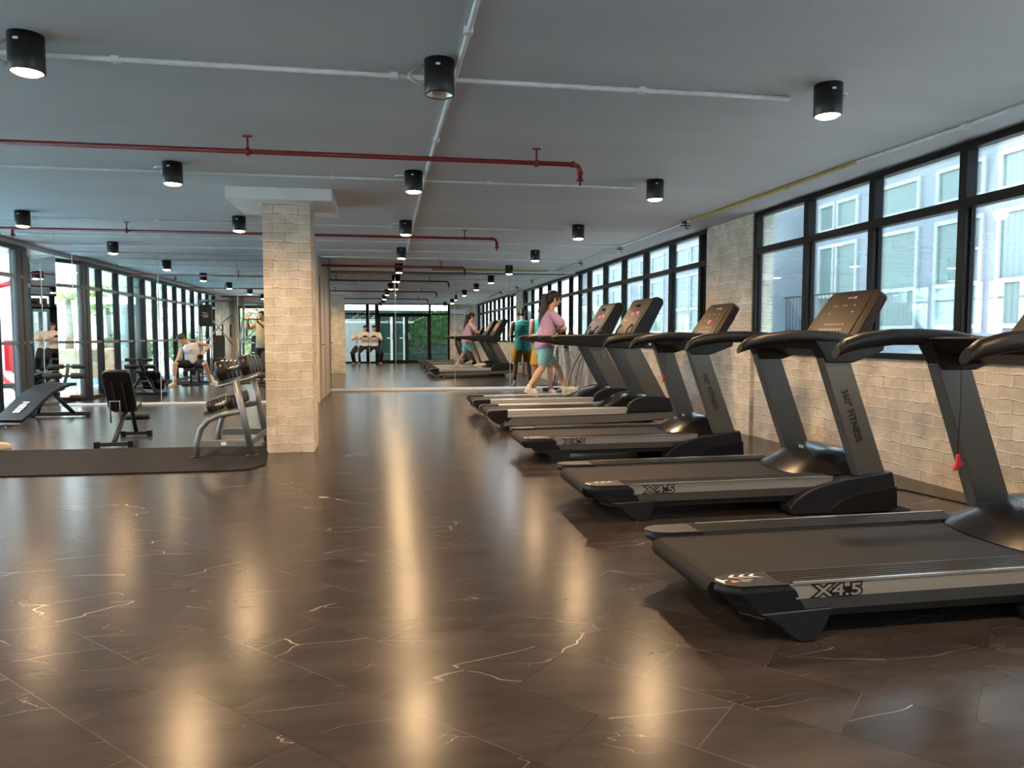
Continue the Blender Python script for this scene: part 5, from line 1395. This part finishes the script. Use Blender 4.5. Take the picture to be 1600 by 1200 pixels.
# --- person in tan clothes behind, only the raised arms show past the pillar in the mirror
def tanman():
    cx, cy = -3.22, 5.72
    f = Fig('n', 'person in tan clothes raising both forearms with a gripped black handle, by the cable machines', (cx, cy, 0), 'skin2', 0.01)
    Fw = V(-0.4, 0.9, 0).normalized(); Rr = V(0.9, 0.4, 0).normalized()
    c = V(cx, cy, 0)
    def q(x, y_, z): return c + Rr * x + Fw * y_ + V(0, 0, z)
    f.head(q(0, 0.03, 1.66), Fw, (0, 0, 1), 'hair2', 'short')
    f.neck(q(0, 0, 1.48), q(0, 0.02, 1.58), 0.056)
    f.torso([sect(q(0, 0, 0.88), 0.17, 0.12, Rr, Fw), sect(q(0, 0, 1.1), 0.16, 0.11, Rr, Fw), sect(q(0, 0, 1.28), 0.18, 0.12, Rr, Fw), sect(q(0, 0, 1.40), 0.19, 0.11, Rr, Fw), sect(q(0, 0, 1.50), 0.08, 0.06, Rr, Fw)])
    for s_ in (-1, 1):
        sh, el, wr = q(0.21 * s_, 0, 1.43), q(0.24 * s_, 0.26, 1.33), q(0.14 * s_, 0.44, 1.50)
        f.arm(sh, el, wr, 1.05)
        f.hand(wr, Fw * 0.5 + V(0, 0, 1), -Fw, Rr * (-s_), 0.7)
        f.leg(q(0.09 * s_, 0, 0.88), q(0.12 * s_, 0.02, 0.49), q(0.13 * s_, 0, 0.09), 1.0)
        f.shoe(q(0.13 * s_, -0.07, 0), q(0.15 * s_, 0.2, 0), (0, 0, 1), 'shoe', 'shoe', 0.046)
    f.finish('hair2')
    v_ = MB().loft([sect(q(0, 0, 0.82), 0.2, 0.15, Rr, Fw), sect(q(0, 0, 1.1), 0.185, 0.135, Rr, Fw), sect(q(0, 0, 1.30), 0.2, 0.14, Rr, Fw), sect(q(0, 0, 1.42), 0.2, 0.12, Rr, Fw), sect(q(0, 0, 1.50), 0.1, 0.08, Rr, Fw)], 20)
    for s_ in (-1, 1): v_.caps([q(0.21 * s_, 0, 1.43), q(0.23 * s_, 0.15, 1.37)], [0.072, 0.07])
    f.part(v_, 'shirt', M['tancloth'], 0.01, 2)
    s2 = MB().loft([sect(q(0, 0, 0.78), 0.185, 0.14, Rr, Fw), sect(q(0, 0, 0.95), 0.175, 0.13, Rr, Fw)], 20)
    for k in (-1, 1): s2.caps([q(0.095 * k, 0, 0.86), q(0.12 * k, 0.01, 0.56)], [0.11, 0.105])
    f.part(s2, 'shorts', M['blackcloth'], 0.01, 2)
    MB().xf(f.T)
    h = thing('pull_handle', 'black straight handle gripped by the person in tan clothes', 'handle', tuple(q(0, 0.47, 1.56)))
    MB().tube([tuple(Rr * -0.25), tuple(Rr * 0.25)], 0.016).build('bar', M['foam'], h)
tanman()
# ------------------------------------------------------------------ ropes on the window wall
hk = thing('rope_hook', 'black wall hook below the far windows holding the battle ropes', 'hook', (XR, 14.15, 0.88))
MB().box(-0.02, -0.06, -0.03, 0, 0.06, 0.03).tube([(-0.01, 0, 0), (-0.13, 0, -0.01), (-0.14, 0, 0.04)], 0.012).build('hook_arm', M['black'], hk)
for k, (mt_, lb, y1, x1) in enumerate((('rope1', 'blue-flecked battle rope hanging in a loop, leftmost under the far windows', 15.05, 3.72), ('rope2', 'reddish-flecked battle rope hanging behind the walking woman', 14.75, 3.66), ('rope1', 'blue-flecked battle rope hanging in the middle of the three rope loops', 14.55, 3.80), ('rope3', 'brown-flecked battle rope hanging nearest to the silver treadmill', 14.25, 3.84))):
    pts = []
    ys_ = 14.22 - 0.045 * k
    for i in range(17):
        u = i / 16
        pts.append((3.96 - 0.02 * k + (x1 - 3.96) * u ** 0.8, ys_ + (y1 - ys_) * math.sin(u * PI / 2) ** 1.2, 0.90 - 0.885 * u ** 1.5 + 0.0))
    pts += [(x1 - 0.1, y1 + 0.05 - 0.02, 0.018), (x1 - 0.25, y1 - 0.10, 0.018)]
    o = MB().tube(pts, 0.019, 10).build('battle_rope', M[mt_])
    tag(o, lb, 'rope', 'battle ropes')
tag(MB().lathe([(0.001, 0.0), (0.17, 0.0), (0.18, 0.02), (0.18, 0.05), (0.05, 0.06), (0.001, 0.06)], (3.35, 14.95, 0), 24).build('weight_plate', M['cast']), 'black weight plate lying on the floor beside the man in the teal vest', 'weight plate')

# ------------------------------------------------------------------ front (behind the camera) fittings
sg = thing('hanging_sign', 'brown box sign hanging from the ceiling on two rods, seen in the far mirror', 'sign', (-1.02, 1.35, 0))
MB().box(-0.2, -0.05, 2.02, 0.2, 0.05, 2.28).build('sign_box', M['signbrown'], sg, 0.006)
MB().box(-0.1, 0.05, 2.10, 0.12, 0.052, 2.18).build('sign_face', M['black'], sg)
MB().tube([(-0.1, 0, 2.27), (-0.1, 0, CE)], 0.008).tube([(0.1, 0, 2.27), (0.1, 0, CE)], 0.008).build('rod', M['chrome'], sg)
ac = thing('air_conditioner', 'white split air conditioner on the brick wall right of the glass doors', 'air conditioner', (3.1, YB, 2.0))
MB().box(-0.4, 0, 0, 0.35, 0.2, 0.28).build('body', M['acwhite'], ac, 0.03, 3)
MB().box(-0.36, 0.195, 0.03, 0.3, 0.203, 0.06).build('vent', M['steelblack'], ac)
ac2 = thing('air_conditioner', 'white split air conditioner above the left front window', 'air conditioner', (-4.35, YB, 2.2))
MB().box(-0.45, 0, 0, 0.45, 0.2, 0.28).build('body', M['acwhite'], ac2, 0.03, 3)
MB().box(-0.4, 0.195, 0.03, 0.4, 0.203, 0.06).build('vent', M['steelblack'], ac2)
fb = thing('fan', 'small white wall fan high on the left brick wall, seen in the mirror', 'fan', (-4.95, 1.2, 2.15))
MB().tube([(-0.3, 0, 0), (-0.1, 0, 0)], 0.02).ell((-0.06, 0, 0), 0.05).build('fan_body', M['acwhite'], fb)
MB().tube([(0, 0.12 * math.cos(a), 0.12 * math.sin(a)) for a in [2 * PI * k / 16 for k in range(17)]], 0.006, 6).build('fan_guard', M['steelblack'], fb)

# cable machines and weights along the left, visible in the mirror
def cable_machine(loc, label, rz, bag=False):
    t = thing('cable_machine', label, 'gym machine', loc, rz, 'cable machines seen in the mirror')
    m = MB()
    for x in (-0.55, 0.55):
        m.tube([(x, -0.4, 0.03), (x, 0.45, 0.03)], 0.035, 10).tube([(x, 0.35, 0.03), (x * 0.8, 0.2, 2.1)], 0.032, 10).tube([(x, -0.3, 0.03), (x * 0.8, 0.1, 1.6)], 0.026, 10)
    m.tube([(-0.45, 0.2, 2.08), (0.45, 0.2, 2.08)], 0.03, 10).tube([(-0.55, 0.3, 0.05), (0.55, 0.3, 0.05)], 0.03, 10)
    m.build('frame', M['rackmetal'], t)
    m = MB()
    for k in range(9): m.box(-0.12, 0.24, 0.1 + k * 0.055, 0.12, 0.40, 0.145 + k * 0.055)
    m.build('weight_stack', M['cast'], t, 0.004)
    MB().tube([(-0.06, 0.32, 0.1), (-0.06, 0.32, 2.05)], 0.008, 8).tube([(0.06, 0.32, 0.1), (0.06, 0.32, 2.05)], 0.008, 8).build('guide_rod', M['chrome'], t)
    for x in (-0.3, -0.1, 0.3):
        MB().tube([(x, 0.12, 2.05), (x, 0.05, 1.45)], 0.003, 6).tube([(x, 0.05, 1.45), (x + 0.01, 0.04, 1.10)], 0.024, 10).build('cable_handle', M['foam'], t)
    MB().tube([(-0.35, -0.2, 0.9), (0.1, 0.0, 1.5), (0.35, 0.1, 1.7)], 0.02, 8).tube([(0.35, -0.2, 0.9), (-0.1, 0.0, 1.5), (-0.35, 0.1, 1.7)], 0.02, 8).build('lever_arm', M['rackmetal'], t)
    pad(MB(), (0, -0.25, 0.5), (0.17, 0, 0), (0, 0.17, 0), (0, 0, 0.03)).build('seat', M['vinyl'], t, 0.01)
    pad(MB(), (0, -0.02, 0.85), (0.15, 0, 0), (0, 0.05, 0.3), (0, 0.025, 0)).build('backrest', M['vinyl'], t, 0.01)
    MB().tube([(0, -0.25, 0.03), (0, -0.25, 0.48)], 0.03).build('seat_post', M['steelblack'], t)
    return t
cable_machine((-4.45, 5.1, 0), 'grey cable machine nearest to the sitting man, seen in the mirror', R(170))
cable_machine((-3.85, 2.9, 0), 'grey cable machine farther back before the brick wall, seen in the mirror', R(190))
bg_ = thing('training_shield', 'black hanging training pad with a small white mark, seen in the mirror', 'pad', (-4.62, 5.75, 0))
MB().box(-0.17, -0.03, 1.38, 0.17, 0.05, 1.94).build('pad_body', M['vinyl'], bg_, 0.03, 3)
MB().tube([(-0.07, 0.053, 1.74), (-0.02, 0.053, 1.72), (0.06, 0.053, 1.71)], [0.008, 0.012, 0.008], 6).box(-0.09, 0.05, 1.655, 0.08, 0.0525, 1.672).box(-0.05, 0.05, 1.61, 0.06, 0.0525, 1.632).build('pad_print', M['greyink'], bg_)
MB().tube([(-0.12, 0, 1.4), (-0.12, 0, 0.0)], 0.02).tube([(0.12, 0, 1.4), (0.12, 0, 0.0)], 0.02).build('pad_stand', M['rackmetal'], bg_)
MB().tube([(-0.1, 0, 1.93), (-0.06, 0, 2.0), (0.12, 0, 2.02)], 0.02).build('pad_strap', M['foam'], bg_)
def plate_tree(loc, label):
    t = thing('plate_rack', label, 'rack', loc, 0, 'weight racks seen in the mirror')
    MB().box(-0.35, -0.04, 0, 0.35, 0.04, 0.05).box(-0.04, -0.3, 0, 0.04, 0.3, 0.05).tube([(0, 0, 0.03), (0, 0, 1.0)], 0.035).build('post', M['steelblack'], t)
    for z in (0.35, 0.65, 0.92):
        for s_ in (-1, 1):
            MB().tube([(0, 0, z), (0.26 * s_, 0, z + 0.03)], 0.014).build('peg', M['chrome'], t)
            MB().tube([(0.07 * s_, 0, z), (0.16 * s_, 0, z + 0.01)], 0.15, 20).build('plate', M['cast'], t)
plate_tree((-3.4, 4.8, 0), 'black weight plate rack near the cable machines, seen in the mirror')
plate_tree((-2.5, 3.6, 0), 'black weight plate rack farther back near the pillar, seen in the mirror')
bk = thing('exercise_bike', 'black exercise bike near the glass front, left of the photographer', 'exercise bike', (-1.75, 0.35, 0), R(20))
MB().box(-0.25, -0.5, 0, 0.25, -0.44, 0.06).box(-0.25, 0.44, 0, 0.25, 0.5, 0.06).tube([(0, -0.47, 0.05), (0, 0, 0.2), (0, 0.47, 0.05)], 0.04).tube([(0, -0.15, 0.2), (0, -0.3, 0.85)], 0.03).tube([(0, 0.15, 0.2), (0, 0.35, 1.1)], 0.03).build('frame', M['steelblack'], bk)
MB().cyl((0, 0.22, 0.33), 0.24, 0.05, 'x', 28).build('flywheel', M['cast'], bk)
MB().ell((0, -0.32, 0.88), (0.11, 0.15, 0.04)).build('saddle', M['vinyl'], bk)
MB().tube([(-0.25, 0.25, 1.15), (-0.22, 0.42, 1.15), (0.22, 0.42, 1.15), (0.25, 0.25, 1.15)], 0.018).tube([(0, 0.35, 1.08), (0, 0.4, 1.16)], 0.02).build('handlebar', M['foam'], bk)

# ------------------------------------------------------------------ outside, left: pool terrace
def S(name, mb, mat, lab=None, cat=None, bevel=0, group=None):
    o = mb.build(name, mat, None, bevel)
    if lab: tag(o, lab, cat, group)
    else: o['kind'] = 'structure'
    return o
S('ground_terrace', MB().box(-60, -45, -0.25, XL - 0.2, 45, -0.06), M['pavement'])
S('ground_front', MB().box(-60, -45.1, -0.3, 30, YB - 0.2, -0.1), M['pavement'])
S('ground_right', MB().box(4.3, YB - 0.2, -0.5, 30, 60, -0.3), M['asphalt'])
def wavy(x, w, lab, mat):
    m = MB(); n_ = 40
    for i in range(n_ + 1):
        y = -20 + 36 * i / n_; o_ = 0.12 * math.sin(y * 0.5)
        m.v += [V(x + o_, y, -0.055), V(x + o_ - w, y, -0.055)]
    for i in range(n_): m.f.append([2 * i, 2 * i + 2, 2 * i + 3, 2 * i + 1]); m.mi.append(0); m.sm.append(False)
    o = m.build('paving_band', M[mat]); tag(o, lab, 'paving', 'coloured paving bands')
wavy(-5.72, 0.22, 'curving blue paving band nearest to the glass wall', 'bluestrip')
wavy(-6.0, 0.4, 'curving terracotta paving band on the terrace', 'orangestrip')
wavy(-6.48, 0.22, 'curving blue paving band nearest to the pool', 'bluestrip')
S('swimming_pool', MB().prism([(-7.0, 3.4), (-7.0, 10), (-17, 10), (-17, -8), (-11.2, -8), (-11.2, 3.4)], -0.058, -0.045, 'z'), M['pool'], 'turquoise swimming pool outside the glass wall', 'pool')
S('planter', MB().box(-10.6, 0.5, -0.06, -8.2, 3.2, 0.75), M['planter'], 'brown stone planter by the pool with a palm in it', 'planter', 0.03)
S('concrete_column', MB().cyl((-5.95, 7.1, 1.4), 0.27, 2.95, 'z', 28), M['concrete'], 'round grey concrete column just outside the glass wall', 'column')

def palm_tree(loc, h, label, seed, nf=16, L=2.0):
    random.seed(seed)
    t = thing('palm_tree', label, 'palm tree', loc, 0, 'palms and bushes on the terrace')
    MB().tube([(0, 0, -0.05), (0.05, 0.03, h * 0.5), (0, 0, h)], [0.12, 0.09, 0.08], 10).build('trunk', M['trunk'], t)
    m = MB()
    for k in range(nf):
        a = 2 * PI * k / nf + random.uniform(-0.2, 0.2); e = random.uniform(0.1, 1.1); Lk = L * random.uniform(0.8, 1.1)
        dx, dy = math.cos(a), math.sin(a)
        prev = None
        for i in range(15):
            u = i / 14
            p = V(dx * Lk * u * math.cos(e * (1 - u * 0.5)), dy * Lk * u * math.cos(e * (1 - u * 0.5)), h + Lk * (math.sin(e) * u - 0.75 * u * u))
            if prev is not None:
                m.tube([prev, p], 0.012, 4)
                for s_ in (-1, 1):
                    ll = 0.42 * math.sin(PI * min(1, u * 0.9 + 0.12))
                    tip = p + V(-dy * s_, dx * s_, 0) * ll + V(dx, dy, 0) * 0.15 - V(0, 0, ll * 0.5)
                    w_ = V(dx, dy, 0) * 0.03
                    b0 = len(m.v); m.v += [p - w_, p + w_, tip]
                    m.f.append([b0, b0 + 1, b0 + 2]); m.mi.append(0); m.sm.append(False)
            prev = p
    m.build('fronds', M['palm'], t)
def bush(loc, r, label, seed, mat='bush', n=500, group='palms and bushes on the terrace'):
    random.seed(seed)
    t = thing('bush', label, 'bush', loc, 0, group)
    m = MB()
    m.ell((0, 0, r[2] * 0.5), (r[0] * 0.7, r[1] * 0.7, r[2] * 0.48), nu=12, nv=8)
    for k in range(n):
        a = random.uniform(0, 2 * PI); z = random.uniform(-1, 1); q_ = math.sqrt(1 - z * z)
        p = V(r[0] * q_ * math.cos(a), r[1] * q_ * math.sin(a), r[2] * 0.5 + r[2] * 0.5 * z) * random.uniform(0.8, 1.05)
        p.z = max(p.z, 0.02)
        d1 = V(random.gauss(0, 1), random.gauss(0, 1), random.gauss(0, 1)).normalized() * 0.13
        d2 = d1.cross(V(random.gauss(0, 1), random.gauss(0, 1), 0.3)).normalized() * 0.05
        b0 = len(m.v); m.v += [p - d1, p + d2, p + d1, p - d2]
        m.f.append([b0, b0 + 1, b0 + 2, b0 + 3]); m.mi.append(0); m.sm.append(False)
    m.build('foliage', M[mat], t)
palm_tree((-9.4, 1.9, 0.7), 1.5, 'bright green palm growing in the brown planter', 3, 18, 2.0)
palm_tree((-9.5, -1.6, 0), 2.2, 'tall bright green palm behind the planter', 5, 16, 2.2)
palm_tree((-16.0, -13.0, 0), 3.0, 'palm on the far side of the pool', 9, 16, 2.4)
bush((-8.7, -0.9, -0.06), (0.8, 0.8, 1.3), 'low green bush just behind the brown planter', 11)
k = 0
for (x, y, s_, lb) in ((-10.0, -5.6, 0.9, 'green bush by the white stair landing'), (-8.2, -6.2, 0.9, 'green bush below the red and white stair'), (-7.9, -12.4, 2.0, 'green bush beyond the concrete column'), (-5.0, -8.9, 1.7, 'tall green bush near the slatted fence'), (-17.5, -11.5, 2.2, 'large green bush left of the stair'), (-5.2, -12.4, 1.8, 'tall green bush at the far end of the terrace'), (-4.7, -5.4, 1.4, 'green bush outside the left front window'), (-2.5, -5.2, 1.2, 'small green bush outside the left front window'), (-11.5, 15.5, 2.0, 'green bush far out by the terrace wall'), (-19, 3, 1.8, 'green bush at the pool edge opposite the planter')):
    k += 1
    bush((x, y, -0.06), (s_ * 0.75, s_ * 0.75, s_ * 1.5), lb, 20 + k, n=420)
st = thing('outdoor_stair', 'white outdoor stair with red risers beyond the pool, seen in the mirror', 'stair', (-10.0, -8.6, 0))
m = MB(); mr_ = MB()
for k in range(12):
    m.box(-0.2 - 0.30 * k, -0.6, 3.6 - 0.22 * k, 0.12 - 0.30 * k, 0.6, 3.66 - 0.22 * k)
    mr_.box(-0.18 - 0.30 * k, -0.58, 3.45 - 0.22 * k, -0.14 - 0.30 * k, 0.58, 3.6 - 0.22 * k)
m.obox((-1.7, 0.62, 2.2), (1.95, 0, 1.42), (0, 0.04, 0), (-0.07, 0, 0.10)).obox((-1.7, 0.62, 3.2), (1.95, 0, 1.42), (0, 0.03, 0), (-0.015, 0, 0.02))
m.build('treads', M['bwhite'], st); mr_.build('risers', M['stairred'], st)
MB().box(-0.3, -0.7, 3.55, 3.0, 0.7, 3.75).box(0.1, -0.6, 0, 0.3, -0.4, 3.6).box(2.7, -0.6, 0, 2.9, -0.4, 3.6).build('landing', M['bwhite'], st)
hs = thing('building', 'white building with a lattice facade far beyond the pool, seen in the mirror', 'building', (-22, -26, 0))
MB().box(-16, -3, 0, 22, 0, 9).build('wall', M['bwhite'], hs)
for k in range(18):
    for z in (2.5, 4.6, 6.7):
        MB().box(-15 + k * 2.0, 0, z, -14.2 + k * 2.0, 0.05, z + 1.2).build('window', M['concrete'], hs)
fn = thing('fence', 'brown panelled fence with white rails at the end of the terrace, seen in the mirror', 'fence', (-5.6, -15, 0))
MB().box(-3, -0.05, 0, 3.5, 0.05, 3.2).build('panel', M['planter'], fn)
m = MB()
for z in (0.6, 1.2, 1.8, 2.4, 3.0): m.box(-3, 0.05, z, 3.5, 0.1, z + 0.08)
m.build('rail', M['bwhite'], fn)
wl_ = S('terrace_wall', MB().box(-24, 20, -0.1, -4, 20.3, 2.6), M['bwhite'], 'pale boundary wall outside behind the glass wall', 'wall')
# red metal frame outside, by the slanted corner glass
rf = thing('play_frame', 'red tubular metal frame standing outside the left glass wall', 'play frame', (-6.75, 14.3, 0))
MB().tube([(0.55, 0.2, 2.20), (0.35, 0.1, 2.12), (0.02, 0, 1.98), (0.0, 0, 1.85), (0.0, 0, 0.55), (0.06, 0, 0.38), (0.3, 0.0, 0.15), (0.55, 0, 0.02)], 0.05, 12).build('bent_tube', M['red'], rf)
MB().tube([(0.18, 0.1, 1.05), (0.18, 0.1, 0.5), (0.28, 0.1, 0.42), (0.40, 0.1, 0.5), (0.40, 0.1, 1.05)], 0.04, 12).box(0.02, 0.14, 0.5, 0.44, 0.18, 1.05).build('side_panel', M['red'], rf, 0.004)
rb = thing('rowing_machine', 'dark gym machine with grey legs standing outside by the red frame', 'gym machine', (-6.2, 13.1, -0.06))
MB().box(-0.75, -0.06, 0.34, 0.6, 0.06, 0.42).box(-0.7, -0.2, 0, -0.62, 0.2, 0.36).box(0.45, -0.2, 0, 0.53, 0.2, 0.36).build('frame', M['steelblack'], rb, 0.005)
MB().ell((-0.55, 0, 0.62), (0.2, 0.16, 0.2)).build('drum', M['black'], rb)
# ------------------------------------------------------------------ outside, front: corridor wall
S('corridor_wall', MB().box(-2.2, -3.45, -0.1, 4.6, -3.2, 2.30), M['darkgreen'], 'dark green wall outside the glass doors, seen in the mirrors', 'wall')
M['shadewhite'] = pbr('shaded_white_door_paint', (0.42, 0.46, 0.45), 0.6)  # white of the corridor doors darkened, shade put into the colour
hd = thing('ivy_panel', 'green artificial ivy panel on the wall outside the glass doors, seen in the far mirror', 'plant wall', (2.6, -3.19, 0))
random.seed(5)
m = MB().box(-1.5, 0, 0.75, 1.5, 0.05, 2.28)
for k in range(2600):
    p = V(random.uniform(-1.5, 1.5), random.uniform(0.05, 0.11), random.uniform(0.75, 2.28))
    d1 = V(random.gauss(0, 1), random.gauss(0, 0.5), random.gauss(0, 1)).normalized() * 0.05
    d2 = d1.cross(V(0, 1, 0)).normalized() * 0.022 + V(0, random.uniform(-0.02, 0.02), 0)
    b0 = len(m.v); m.v += [p - d1, p + d2, p + d1, p - d2]; m.f.append([b0, b0 + 1, b0 + 2, b0 + 3]); m.mi.append(0); m.sm.append(False)
m.build('foliage', M['hedge'], hd)
od = thing('outer_door', 'large white panelled door outside the glass doors, seen in the far mirror', 'door', (-0.3, -3.19, -0.1), group='white corridor doors')
MB().box(-0.75, 0, 0, 0.65, 0.05, 2.0).build('leaf', M['shadewhite'], od, 0.006)
MB().box(-0.62, 0.05, 0.15, 0.5, 0.06, 0.9).box(-0.62, 0.05, 1.0, 0.5, 0.06, 1.85).build('door_panel', M['shadewhite'], od, 0.004)
MB().box(0.54, 0.05, 0, 0.64, 0.07, 2.0).build('door_post', M['shadewhite'], od)
od2 = thing('outer_door', 'white door outside left of the photographer reflection, seen in the far mirror', 'door', (-1.65, -3.19, -0.1), group='white corridor doors')
MB().box(-0.5, 0, 0, 0.45, 0.05, 1.95).build('leaf', M['shadewhite'], od2, 0.006)
MB().box(-0.4, 0.05, 0.15, 0.35, 0.06, 1.8).build('door_panel', M['shadewhite'], od2, 0.004)
tag(MB().box(0.78, -3.2, 0.0, 0.92, -3.12, 2.0).build('wall_strip', M['bwhite']), 'narrow white vertical strip on the green wall outside, seen in the far mirror', 'trim')
tag(MB().box(0.62, -3.199, 1.02, 0.76, -3.19, 1.07).box(1.12, -3.199, 1.02, 1.26, -3.19, 1.07).build('wall_switch', M['bwhite']), 'pair of small white switches on the green wall outside', 'switch')
bl2 = thing('bench', 'dark metal garden bench in front of the ivy panel outside, seen in the far mirror', 'bench', (2.55, -2.2, -0.1))
MB().box(-0.6, -0.2, 0.42, 0.6, 0.2, 0.46).build('seat', M['steelblack'], bl2)
m = MB()
for k in range(9): m.tube([(-0.56 + 0.14 * k, -0.2, 0.46), (-0.56 + 0.14 * k, -0.24, 0.85)], 0.008, 6)
m.tube([(-0.6, -0.24, 0.86), (0.6, -0.24, 0.86)], 0.014).build('backrest', M['steelblack'], bl2)
for x in (-0.55, 0.55):
    for y in (-0.18, 0.18): MB().tube([(x, y, 0), (x, y, 0.43)], 0.014).build('leg', M['steelblack'], bl2)
S('corridor_sun_blocker', MB().box(-2.4, -4.2, 3.0, 4.6, -0.95, 3.1), M['bwhite'])  # unseen roof added to block the sun and dim the corridor
# ------------------------------------------------------------------ outside, right: apartment block
ap = thing('apartment_building', 'pale blue-grey apartment block with white-framed teal windows outside the window wall', 'building', (9.0, 0, 0))
MB().box(0, -2, -0.5, 3, 52, 5.3).build('wall', M['bldg'], ap)
def apt_window(y0, y1, z0, z1, cross=True):
    m = MB().box(-0.05, y0, z0, 0.02, y1, z0 + 0.07).box(-0.05, y0, z1 - 0.07, 0.02, y1, z1).box(-0.05, y0, z0 + 0.07, 0.02, y0 + 0.06, z1 - 0.07).box(-0.05, y1 - 0.06, z0 + 0.07, 0.02, y1, z1 - 0.07)
    if cross:
        zm = z0 + (z1 - z0) * 0.40
        m.box(-0.045, y0 + 0.06, zm - 0.035, 0.02, y1 - 0.06, zm + 0.035)
    f = m.build('window', M['wframe'], ap)
    MB().box(-0.012, y0 + 0.03, z0 + 0.03, -0.006, y1 - 0.03, z1 - 0.03).build('pane', M['curtain'], f)
cols = [(11.38, 12.45), (9.98, 11.0), (8.55, 9.72), (7.1, 8.2), (5.6, 6.8), (13.05, 13.75), (13.8, 14.35)]
y = 16.6
while y < 44:
    cols.append((y, y + 1.15)); cols.append((y + 1.25, y + 2.3)); y += 3.3
for (a, b) in cols:
    apt_window(a, b, 1.24, 3.0)
    apt_window(a, b, 3.25, 3.85, False)
    apt_window(a, b, 4.25, 4.95, False)
MB().box(-0.9, 15.0, -0.5, 0, 15.3, 5.3).build('wall_return', M['bldg'], ap)
br_ = thing('balcony_railing', 'thin grey balcony railing on the pale building outside the windows', 'railing', (8.6, 0, 0))
m = MB().tube([(0, 13.1, 1.96), (0, 15.2, 1.96)], 0.018, 6).tube([(0, 13.1, 1.2), (0, 15.2, 1.2)], 0.014, 6)
for k in range(17): m.tube([(0, 13.1 + 0.13 * k, 1.2), (0, 13.1 + 0.13 * k, 1.96)], 0.009, 6)
m.build('bars', M['framegrey'], br_)
MB().box(-0.05, 13.0, 1.1, 0.4, 15.3, 1.2).build('slab', M['bldg'], br_)
bush((7.5, 27.5, -0.3), (0.8, 0.8, 2.4), 'green shrub at the foot of the pale building, far outside', 77, group='shrubs by the pale building')
